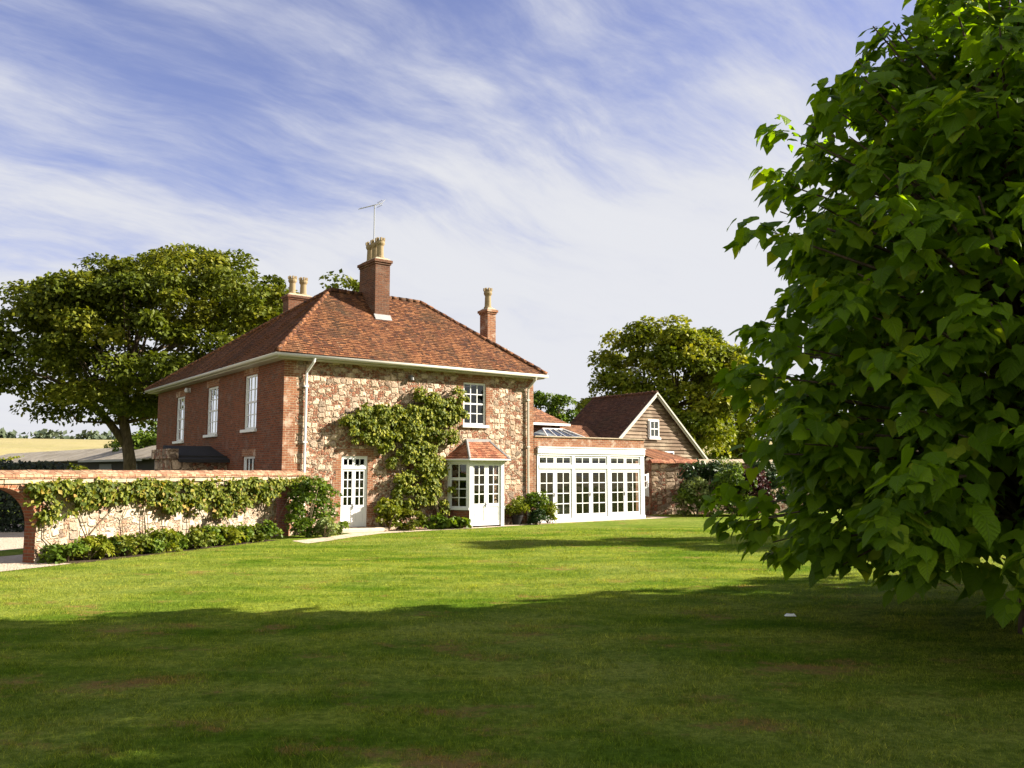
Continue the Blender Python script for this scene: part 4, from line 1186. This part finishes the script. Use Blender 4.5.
# long shed beyond the wall
sh = thing('long_shed', 'long low shed with weathered grey sheet roof beyond the garden wall', 'shed', (-52.0, 86.0, 0), math.atan2(-30.0, 28.5))
m = MB(); m.box(-8, 41.5, 0.0, 6.0, -0.05, 2.9); m.prism([(0.0, 2.9), (6.0, 2.9), (3.0, 3.7)], -8, 41.5, lambda a, d, z: (d, a, z)); m.build('wall', 'black_timber', sh)
m = MB()
for (y0, z0_, y1, z1_) in ((-0.6, 2.76, 3.0, 3.86), (6.6, 2.76, 3.0, 3.86)):
    m.hull8([(-8.4, y0, z0_), (42, y0, z0_), (42, y1, z1_), (-8.4, y1, z1_)], [(-8.4, y0, z0_ + 0.05), (42, y0, z0_ + 0.05), (42, y1, z1_ + 0.05), (-8.4, y1, z1_ + 0.05)])
m.build('roof', 'corrugated_sheet', sh)
for a in (8, 16, 24, 31, 36):
    m = MB(); m.box(a, a + 2.6, -0.05, -0.003, 0, 2.5); m.build('door', 'grey_door', sh)
for g0, g1 in ((28.0, 41.0), (2.0, 14.0)):
    m = MB(); m.box(g0, g1, -0.66, -0.61, 2.66, 2.80); m.build('gutter', 'lead', sh)

# ------------------------------------------------------------------ planting
rng = np.random.default_rng(11)

# wisteria-like climber on the front
wis = thing('wall_climber', 'large leafy climber trained up the stone front between door and bay window', 'climber', hp(0, 0), RZ)
blobs = [(2.15, 3.62, .42), (2.6, 3.85, .40), (3.0, 3.55, .48), (3.4, 4.0, .42), (3.5, 3.1, .30), (2.75, 3.0, .28), (3.15, 2.85, .30), (3.75, 2.95, .34), (3.9, 3.6, .40),
         (4.45, 3.9, .48), (4.3, 3.2, .40), (4.9, 4.35, .42), (5.4, 4.45, .42), (5.9, 4.35, .45), (6.3, 4.25, .38), (6.55, 4.05, .28), (5.1, 3.75, .45), (5.6, 3.9, .4), (6.15, 3.85, .32), (6.55, 4.4, .2),
         (4.9, 3.2, .42), (5.4, 3.2, .42), (4.7, 2.6, .38), (5.3, 2.65, .42), (5.75, 2.9, .34), (5.0, 2.1, .40), (5.5, 2.1, .42), (4.5, 1.75, .38), (5.0, 1.5, .45), (5.6, 1.5, .40),
         (3.9, 3.95, .36), (4.15, 3.6, .4), (3.65, 3.6, .36), (4.15, 2.95, .32), (4.6, 3.5, .4), (5.9, 4.05, .36), (5.05, 2.85, .4), (5.2, 2.35, .4), (2.75, 3.4, .36), (3.3, 3.35, .34), (5.15, 1.8, .4), (5.4, 3.6, .36), (4.2, 1.25, .40), (4.7, 1.0, .42), (5.3, 0.95, .42), (5.85, 1.1, .34), (3.85, 0.85, .34), (4.3, 0.6, .36)]
cen = np.array([(a, -0.20 - 0.12 * rng.random(), z) for a, z, r_ in blobs for _ in range(5)]) + rng.normal(size=(len(blobs) * 5, 3)) * np.array([0.26, 0.06, 0.24])
rad = np.repeat([r_ * 0.62 for _, _, r_ in blobs], 5) * rng.uniform(0.55, 1.15, len(blobs) * 5)
P, d = clump_points(rng, cen, rad * 1.08, 95, 0.9, 0.15)
P[:, 1] = np.clip(P[:, 1] * 0.9, -0.5, -0.03)
nr = unit(d * 0.5 + np.array([0.15, -0.6, 0.45]) + rng.normal(size=P.shape) * 0.45)
scatter('foliage', P, unit(np.cross(nr, rng.normal(size=P.shape)) + np.array([0, -0.2, -0.7])), nr, 0.075 + 0.075 * rng.random(len(P)), T_LEAF, 'leaf_wisteria', wis, rng)
m = MB()
main = [(5.95, -0.35, 0.0), (5.75, -0.22, 0.45), (5.45, -0.15, 1.1), (5.2, -0.13, 1.8), (4.9, -0.13, 2.4), (4.55, -0.13, 2.85), (4.2, -0.12, 3.4), (3.6, -0.12, 3.6), (2.9, -0.12, 3.55), (2.2, -0.12, 3.6)]
m.tube(main, [.07, .06, .055, .05, .045, .04, .035, .03, .025, .015], 7)
m.tube([(5.2, -0.13, 1.8), (5.3, -0.12, 2.7), (5.2, -0.12, 3.5), (5.6, -0.12, 4.1), (6.3, -0.12, 4.2), (6.8, -0.12, 4.1)], [.05, .04, .035, .03, .02, .01], 6)
m.tube([(4.9, -0.13, 2.4), (4.3, -0.12, 2.55), (3.8, -0.11, 2.8), (3.3, -0.11, 2.75), (2.8, -0.11, 2.9)], [.035, .03, .025, .02, .01], 6)
m.tube([(5.94, -0.34, 0.02), (6.0, -0.27, 0.5), (5.65, -0.18, 0.9), (5.5, -0.2, 1.3)], [.05, .045, .035, .02], 6)
m.build('stem', 'vine_wood', wis, smooth=True)

# creeper along the garden wall
cr = thing('wall_creeper', 'yellowing creeper hanging along the pale garden wall below its coping', 'climber', GW_O, GW_RZ)
low_edge = [(-2.9, 1.40), (-2.45, 0.75), (-2.1, 1.1), (-1.4, 1.28), (-0.7, 1.34), (0.0, 1.25), (0.8, 1.0), (1.5, 0.80), (2.2, 0.65), (2.9, 0.6), (3.6, 0.75), (4.2, 1.05), (4.8, 1.2), (5.3, 1.4), (5.9, 1.6), (6.5, 1.5)]
lx, lz = np.array(low_edge).T
ts = rng.uniform(-2.85, 6.6, 420)
zl = np.interp(ts, lx, lz) + rng.normal(size=420) * 0.12
zz = zl + (1.78 - zl) * rng.random(420) ** 0.75
cen = np.stack([ts, -0.14 - 0.12 * rng.random(420), zz], 1)
P, d = clump_points(rng, cen, np.full(420, 0.17), 42, 0.9, 0.3)
P[:, 1] = np.clip(P[:, 1], -0.5, -0.02); P = P[(P[:, 2] < 1.76 + 0.05 * np.sin(P[:, 0] * 5))]; gp = np.sin(P[:, 0] * 3.1 + 1.2 * np.sin(P[:, 2] * 4)) + np.sin(P[:, 0] * 7.3 + P[:, 2] * 5.1) + 0.8 * np.sin(P[:, 2] * 9 - P[:, 0] * 2.2)
P = P[rng.random(len(P)) < np.clip(0.62 + 0.42 * gp, 0.08, 1)]; d = unit(rng.normal(size=P.shape))
nr = unit(d * 0.4 + np.array([0, -0.8, 0.35]) + rng.normal(size=P.shape) * 0.45)
scatter('foliage', P, unit(np.cross(nr, rng.normal(size=P.shape)) + np.array([0, -0.1, -0.6])), nr, 0.08 + 0.07 * rng.random(len(P)), T_LEAF, 'leaf_creeper', cr, rng)
m = MB()
for k in range(15):
    t = -2.0 + k * 0.52 + rng.normal() * 0.14; pts = [(t, -0.10, -0.02)]; dx = rng.normal() * 0.35
    for q in range(1, 7):
        dx = dx * 0.7 + rng.normal() * 0.22
        pts.append((max(-2.4, pts[-1][0] + dx * 0.5), -0.035 - 0.03 * rng.random(), 0.27 * q))
    m = MB(); m.tube(pts, [.016, .014, .012, .011, .009, .007, .004], 6); m.build('stem', 'vine_wood', cr, smooth=True)

# low border plants at the wall's foot, one after the other
labels = ['leafy border plant at the arch end of the wall bed', 'bushy pale green border plant under the bare patch of wall']
bp = []
NB = 13
looks = ['tall leafy', 'low spreading', 'bushy pale', 'dense dark', 'loose', 'rounded']
for k in range(NB):
    t = -2.15 + k * 0.54
    p = gwp(t, -0.42 - 0.1 * (k % 2))
    hh = (0.17 + 0.08 * rng.random()) * (1.0 if k else 0.9)
    mt = ['leaf_green', 'leaf_wisteria', 'leaf_green', 'leaf_creeper'][k % 4]
    which = 'at the archway end of the bed under the pale wall' if k == 0 else ('nearest the house in the bed under the pale wall' if k == NB - 1 else 'number %d along the wall bed from the archway' % (k + 1))
    make_bush('border_plant', ('%s border plant ' % looks[k % 6]) + which, p, (0.42, 0.40, hh), 15, 0.16, 55, 0.10, mt, 100 + k, 'plant', 'low plants in the bed under the garden wall', stems=5)

make_bush('evergreen_shrub', 'dark green glossy evergreen shrub between garden wall end and house downpipe', hp(0.35, -1.35), (0.50, 0.5, 0.95), 34, 0.24, 70, 0.12, 'leaf_green', 31)
make_bush('rose_bush', 'loose rose bush with pale pink flowers left of the white front door', hp(1.25, -0.75), (0.42, 0.35, 0.75), 20, 0.16, 45, 0.09, 'leaf_green', 32, 'rose', bloom=18)
make_bush('low_shrub', 'pale feathery low shrub at the path edge below the rose', hp(0.75, -1.65), (0.45, 0.3, 0.28), 14, 0.14, 60, 0.09, 'leaf_silver', 33)
make_bush('low_shrub', 'small dark clipped shrub beside the front door step', hp(1.65, -0.85), (0.28, 0.25, 0.2), 9, 0.12, 60, 0.08, 'leaf_green', 34)
make_bush('lavender_clump', 'brownish rounded clump at the climber foot right of the door step', hp(4.35, -0.55), (0.6, 0.35, 0.32), 20, 0.15, 60, 0.10, 'leaf_beech', 35, 'plant')
make_bush('flowering_shrub', 'light green leafy shrub just right of the front door', hp(3.55, -0.4), (0.35, 0.3, 0.55), 16, 0.17, 55, 0.11, 'leaf_wisteria', 36, bloom=8)
make_bush('leafy_perennial', 'low bright green broad leaved plant in front of the climber stem', hp(5.3, -0.65), (0.6, 0.3, 0.2), 16, 0.13, 45, 0.15, 'leaf_green', 37, 'plant')
make_bush('leafy_perennial', 'low green broad leaved plant against the bay window brick plinth', hp(6.15, -0.75), (0.4, 0.25, 0.18), 11, 0.12, 45, 0.15, 'leaf_green', 38, 'plant')


def potted(label, loc, r, h, mat, radii, lmat, seed, leaf=0.10, name='flower_pot', n=16):
    root = thing(name, label, 'potted plant', loc)
    m = MB(); m.lathe((0, 0, 0.01), [(r * 0.78, 0), (r * 0.98, h * 0.8), (r * 1.08, h * 0.82), (r * 1.08, h), (r * 0.92, h), (r * 0.9, h * 0.9)], 18); m.build('pot', mat, root, smooth=False)
    rg = np.random.default_rng(seed)
    cen = crown_centers(rg, n, radii, 0.2, 0.3) + np.array([0, 0, h + radii[2] * 0.8]); cen[:, 2] = np.maximum(cen[:, 2], h)
    m = MB()
    for i in range(6): m.tube([(0, 0, h * 0.8), cen[i] * [0.5, 0.5, 0.8], cen[i]], [0.012, 0.01, 0.005], 5)
    m.build('stem', 'vine_wood', root)
    leaf_cloud('foliage', rg, cen, np.full(n, radii[0] * 0.42), 60, leaf, lmat, root)
    return root
potted('black flower pot with yellowish plant right of the bay window', hp(9.02, -0.40), 0.21, 0.36, 'black_pot', (0.38, 0.32, 0.34), 'leaf_wisteria', 51)
make_bush('standard_shrub', 'taller round dark shrub between downpipe and garden room doors', hp(9.95, -0.32), (0.42, 0.32, 0.70), 24, 0.2, 60, 0.10, 'leaf_green', 52)
make_bush('low_shrub', 'loose yellow green shrub at the left corner of the garden room', hp(10.55, -0.42), (0.38, 0.28, 0.42), 18, 0.16, 55, 0.10, 'leaf_wisteria', 53)
make_bush('low_shrub', 'dense dark mound beside the black flower pot', hp(9.75, -0.72), (0.40, 0.28, 0.26), 16, 0.14, 60, 0.09, 'leaf_dark', 54)

# planting before the flint wall
make_bush('climbing_shrub', 'dark spreading shrub climbing over the flint wall coping', (8.9, 38.95, 0.55), (1.3, 0.45, 0.95), 46, 0.26, 70, 0.14, 'leaf_dark', 61)
make_bush('lavender_bush', 'pale spiky grey green bush in front of the flint wall', (8.25, 38.4, 0), (0.7, 0.55, 0.85), 40, 0.2, 60, 0.13, 'leaf_silver', 62)
make_bush('rose_bush', 'low bush with small cream flowers at the lawn edge before the flint wall', (8.65, 37.9, 0), (0.55, 0.45, 0.48), 26, 0.18, 60, 0.10, 'leaf_green', 63, 'rose', bloom=26)
make_bush('evergreen_shrub', 'rounded green shrub at the left foot of the pale spiky bush', (7.65, 38.2, 0), (0.42, 0.4, 0.62), 22, 0.2, 60, 0.11, 'leaf_green', 64)
make_bush('evergreen_shrub', 'large green shrub right of the pale spiky bush', (9.85, 38.2, 0), (0.95, 0.7, 1.15), 50, 0.26, 70, 0.13, 'leaf_green', 65)
make_bush('smoke_bush', 'dark red leaved bush beside the flint wall near the catalpa', (10.95, 38.6, 0), (0.75, 0.6, 1.2), 40, 0.25, 70, 0.13, 'leaf_red', 66)
make_bush('evergreen_shrub', 'broad dark green shrub against the flint wall behind the dark red bush', (11.6, 39.2, 0), (1.4, 0.7, 1.25), 60, 0.28, 70, 0.14, 'leaf_dark', 68)
make_bush('flowering_shrub', 'pale green shrub top showing over the flint wall', (10.0, 39.9, 1.2), (0.8, 0.4, 0.7), 30, 0.2, 55, 0.12, 'leaf_silver', 67)

# yew hedge in the courtyard
hg = thing('yew_hedge', 'dark yew hedge seen through the archway across the gravel', 'hedge', (-20.5, 27.4, 0), R(12))
n = 15000
P = np.stack([rng.uniform(-4.5, 5.5, n), rng.uniform(0, 1.2, n), rng.uniform(0, 2.3, n)], 1)
sel = rng.random(n) < 0.6; P[sel, 1] = rng.normal(size=sel.sum()) * 0.06
nr = unit(np.array([0, -0.7, 0.5]) + rng.normal(size=P.shape) * 0.5)
scatter('foliage', P, np.cross(nr, rng.normal(size=P.shape)), nr, 0.11 + 0.05 * rng.random(n), T_LEAF, 'leaf_yew', hg, rng)
m = MB()
for k in range(9): m.tube([(-4 + k * 1.1, 0.6, -0.05), (-4 + k * 1.1, 0.6, 1.8)], [0.06, 0.03], 6)
m.build('stem', 'bark', hg)

# ------------------------------------------------------------------ trees
make_tree('broad_tree', 'broad old tree with spreading golden green crown behind the shaded house side', (-22.3, 50.0, 0), 16.0, (1.1, 0.5, 9.5), (9.7, 8.0, 5.9), 340, 1.15, 270, 0.27, 'leaf_beech', 5, 0.34, 0.28,
          cut=lambda c: np.where(c[:, 0] < -4.5, 3.5, 5.2 - 0.10 * np.abs(c[:, 0])),
          trunk_path=[(0, 0, -0.1), (-0.1, 0, 2.6), (-0.6, 0, 5.2), (-0.5, 0.3, 8.5), (0.8, 0.5, 13.0)],
          lean_limb=([(-0.25, 0, 3.4), (-1.4, -0.3, 5.0), (-2.8, -0.6, 6.4), (-4.6, -0.8, 7.4), (-6.6, -1.0, 8.0)], [0.26, 0.21, 0.16, 0.10, 0.04]))
make_tree('feathery_tree', 'thin feathery tree top poking above the house roof left of the main chimney', (-9.8, 52.0, 0), 14.6, (-0.5, 0, 11.8), (3.0, 2.0, 2.6), 34, 0.7, 40, 0.30, 'leaf_beech', 15, 0.18, 0.6)
make_tree('round_tree', 'dense round topped tree standing behind the weatherboarded barn', (11.6, 62.0, 0), 12.2, (0.6, 0, 7.4), (5.4, 5.0, 5.2), 200, 1.0, 240, 0.30, 'leaf_gold', 6, 0.34, 0.3)
make_tree('bushy_tree', 'lower golden tree right of the round tree behind the flint wall', (19.4, 73.0, 0), 10.8, (0, 0, 6.2), (4.8, 4.4, 4.8), 90, 0.95, 190, 0.30, 'leaf_gold', 7, 0.25, 0.3)
make_tree('slender_tree', 'small bright green tree between the farmhouse eaves and the barn roof', (2.75, 50.0, 0), 6.6, (0, 0, 4.8), (1.2, 1.1, 2.0), 36, 0.4, 110, 0.18, 'leaf_green', 8, 0.14, 0.4)
make_tree('slender_tree', 'narrow green tree nearest the farmhouse downpipe above the rear wing', (1.75, 51.0, 0), 7.1, (0, 0, 5.1), (0.95, 0.95, 2.2), 30, 0.36, 100, 0.18, 'leaf_green', 9, 0.13, 0.4)
make_bush('hedgerow_bush', 'yellow green bush at the field edge behind the shed roof', (-33.5, 78.0, 0), (3.4, 2.5, 2.6), 60, 0.8, 130, 0.3, 'leaf_gold', 71)
make_bush('hedgerow_bush', 'green bush behind the broad tree trunk beside the house corner', (-27.5, 66.0, 0), (3.2, 2.5, 2.9), 60, 0.8, 130, 0.28, 'leaf_green', 72)
make_bush('hedgerow_bush', 'low hedge bush along the field bottom at the far left', (-47.0, 84.0, 0.2), (5.0, 2.0, 1.5), 60, 0.8, 110, 0.3, 'leaf_gold', 73)
make_bush('hedgerow_bush', 'small leafy bush growing before the long dark shed', (-23.2, 46.0, 0), (0.9, 0.7, 1.2), 26, 0.3, 70, 0.16, 'leaf_beech', 74)

# distant wood on the skyline
n = 16000
tx = rng.uniform(-330, 330, n); cl = np.round(tx / 9) * 9
top = 3.6 + 1.2 * np.sin(cl * 1.7) + 0.9 * np.sin(cl * 0.37)
base_z = np.array([hill(x, 330.0) for x in tx])
P = np.stack([cl + rng.normal(size=n) * 3.2, 330 + rng.uniform(-6, 6, n), base_z + top * rng.random(n) ** 0.7], 1)
nr = unit(rng.normal(size=P.shape) + np.array([0.2, -0.6, 0.5]))
tw = scatter('distant_wood', P, np.cross(nr, rng.normal(size=P.shape)), nr, 1.6 + 1.2 * rng.random(n), T_LEAF, 'leaf_far', None, rng)
tag(tw, kind='stuff')

# trees along the right-hand side of the garden, outside the picture: their shade falls over the lawn
for k, (lab, bx, by, hh, rr) in enumerate([('broad leafy tree at the right edge of the lawn beside the catalpa', 20.5, 13.6, 9.4, 4.4), ('tall leafy tree right of the lawn shading the foreground grass', 18.5, 5.6, 15.0, 5.0),
                                          ('tall domed tree set back between two others right of the lawn', 25.5, 8.0, 13.0, 4.4),
                                          ('leafy tree right of the lawn nearest the viewer', 16.5, -1.4, 14.0, 5.0), ('narrow tall tree beyond the catalpa right of the lawn', 22.0, 26.4, 12.2, 1.9)]):
    make_tree('lawn_tree', lab, (bx, by, 0), hh, (0, 0, hh * 0.56), (rr, rr, hh * 0.43), 120 if rr > 2 else 60, 1.0 if rr > 2 else 0.65, 110, 0.42, 'leaf_green', 80 + k, 0.3, 0.3, group='trees along the right of the lawn')

# ------------------------------------------------------------------ the catalpa
def catalpa():
    rg = np.random.default_rng(21)
    bx, by = 6.5, 10.7
    root = thing('catalpa_tree', 'large leaved catalpa tree with drooping heart shaped leaves filling the right', 'tree', (bx, by, 0))
    Zr = np.array([0.7, 1.3, 2.2, 3.5, 4.6, 5.6, 6.6, 7.3, 8.0, 8.8]); Rr = np.array([2.95, 2.95, 3.0, 3.05, 2.85, 2.65, 2.6, 2.15, 0.95, 0.2])
    cam_d = np.array([-bx, -by]) / math.hypot(bx, by)
    tb = MB()
    tr = [(0, 0, -0.1), (0.05, 0.05, 0.9), (-0.05, 0.1, 2.2), (0.05, 0.0, 4.0), (0.0, 0.1, 6.0), (0.1, 0.0, 8.3)]
    tb.tube(tr, [0.26, 0.19, 0.165, 0.12, 0.07, 0.02], 12)
    lob = rg.normal(size=(16, 2))
    tips = []
    nb = 370
    for i in range(nb):
        z = 0.80 + 7.6 * (i + rg.random()) / nb
        an = i * 2.39996 + rg.normal() * 0.25
        Rm = np.interp(z, Zr, Rr) * (0.97 + 0.13 * math.sin(an * 4 + z * 2.6) + 0.09 * np.clip(rg.normal(), -2, 1.8))
        dr = np.array([math.cos(an), math.sin(an)])
        fw = dr @ cam_d
        if fw > 0.6 and z < 4.8: Rm *= 1 + 0.6 * (fw - 0.6)
        end = np.array([dr[0] * Rm, dr[1] * Rm, z])
        zs = max(0.7, z * 0.72 - 0.2 if z > 1.6 else 1.1 + 0.5 * rg.random())
        st = np.array([0, 0, zs]); md = st * 0.45 + end * 0.55 + np.array([0, 0, 0.22 * Rm * 0.4])
        tb.tube([st, md, end], [0.045, 0.024, 0.008], 5)
        for q in (1.0, 0.86, 0.70, 0.52) if i % 2 else (1.0, 0.80, 0.62, 0.42):
            p = (1 - q) ** 2 * st + 2 * q * (1 - q) * (md * 1.0) + q * q * end
            for j in range(2 if q > 0.6 else 1):
                if z > 5.2 and rg.random() < 0.3: continue
                tips.append(p + rg.normal(size=3) * np.array([0.22, 0.22, 0.20]) * (1.25 - 0.3 * q))
    tb.build('trunk', 'bark', root, smooth=True)
    tips = np.array(tips)
    per = 12
    n = len(tips) * per
    idx = np.repeat(np.arange(len(tips)), per)
    rad = tips.copy(); rad[:, 2] = 0; rad = unit(rad)
    an = rg.uniform(0, 2 * math.pi, n)
    pd = np.stack([np.cos(an), np.sin(an), np.zeros(n)], 1) + rad[idx] * 0.7
    pd = unit(pd + np.array([0, 0, 0.05]) + rg.normal(size=(n, 3)) * 0.12)
    P = tips[idx] + pd * (0.10 + 0.13 * rg.random((n, 1))) + np.array([0, 0, 1]) * rg.normal(size=(n, 1)) * 0.08
    dr = 0.75 + 0.5 * rg.random((n, 1))
    ax = unit(pd * 1.0 + np.array([0, 0, -0.55]) * dr + rg.normal(size=(n, 3)) * 0.22)
    nr = unit(pd * 0.55 + np.array([0, 0, 1.0]) + rg.normal(size=(n, 3)) * 0.30)
    keep = P[:, 2] + ax[:, 2] * 0.25 > 0.38
    P, ax, nr = P[keep], ax[keep], nr[keep]
    sz = 0.085 + 0.165 * rg.random(len(P))
    cu = (0.10 + 0.50 * rg.random(len(P)), rg.uniform(-0.18, 0.30, len(P)))
    print('catalpa leaves', len(P))
    scatter('crown', P, ax, nr, sz, T_HEART, 'leaf_catalpa', root, rg, smooth=True, uv=True, curl=cu)
catalpa()

# ------------------------------------------------------------------ grass and small things
def grass():
    rg = np.random.default_rng(3)
    n = 1200000
    # even over the picture's ground: many blades near the viewer, fewer far off
    y = 3.2 * (30.0 / 3.2) ** (rg.random(n) ** 0.80)
    x = rg.uniform(-1, 1, n) * (y * 0.70 + 2.0)
    th = (x - GW_O[0]) * -GW_E[1] + (y - GW_O[1]) * GW_E[0]           # behind the garden wall or in its bed?
    hb = (x - O[0]) * V[0] + (y - O[1]) * V[1]
    ha = (x - O[0]) * U[0] + (y - O[1]) * U[1]
    eb = np.interp(ha, [e[0] for e in edge], [e[1] for e in edge]) - 0.03
    ok = (th < -0.9) & ((hb < eb) | (ha < -0.6))
    x, y = x[ok], y[ok]; n = len(x)
    P = np.stack([x, y, np.zeros(n)], 1)
    ax = unit(np.stack([rg.normal(size=n) * 0.55, rg.normal(size=n) * 0.55, np.ones(n)], 1))
    nr = unit(np.stack([rg.normal(size=n), rg.normal(size=n), np.full(n, 0.3)], 1))
    tuft = np.zeros(n)
    for q in range(40):
        lam = 0.12 * (1.6 / 0.12) ** rg.random(); an = rg.uniform(0, math.pi); ph = rg.uniform(0, 6.28)
        tuft += np.sin(2 * math.pi / lam * (x * math.cos(an) + y * math.sin(an)) + ph) * lam ** 0.25
    tuft = np.clip(tuft / tuft.std(), -1.6, 2.2)
    sz = (0.016 + 0.024 * rg.random(n) ** 2) * (1 + 0.28 * tuft) * (1 + np.clip(y - 8, 0, 20) * 0.035)
    o = scatter('grass', P, ax, nr, sz, T_BLADE, 'grass_blade', None, rg)
    tag(o, kind='stuff')
grass()

m = MB()
m.hull8([(-0.10, -0.04, 0.02), (0.10, -0.06, 0.02), (0.12, 0.05, 0.02), (-0.09, 0.06, 0.02)], [(-0.07, -0.02, 0.05), (0.06, -0.04, 0.07), (0.08, 0.03, 0.05), (-0.05, 0.04, 0.06)])
lt_ = m.build('paper_scrap', 'paper_white'); lt_.location = (3.83, 11.97, 0.0); lt_.scale = (0.75, 0.75, 0.75)
tag(lt_, 'small crumpled white paper scrap lying on the shaded lawn', 'litter')
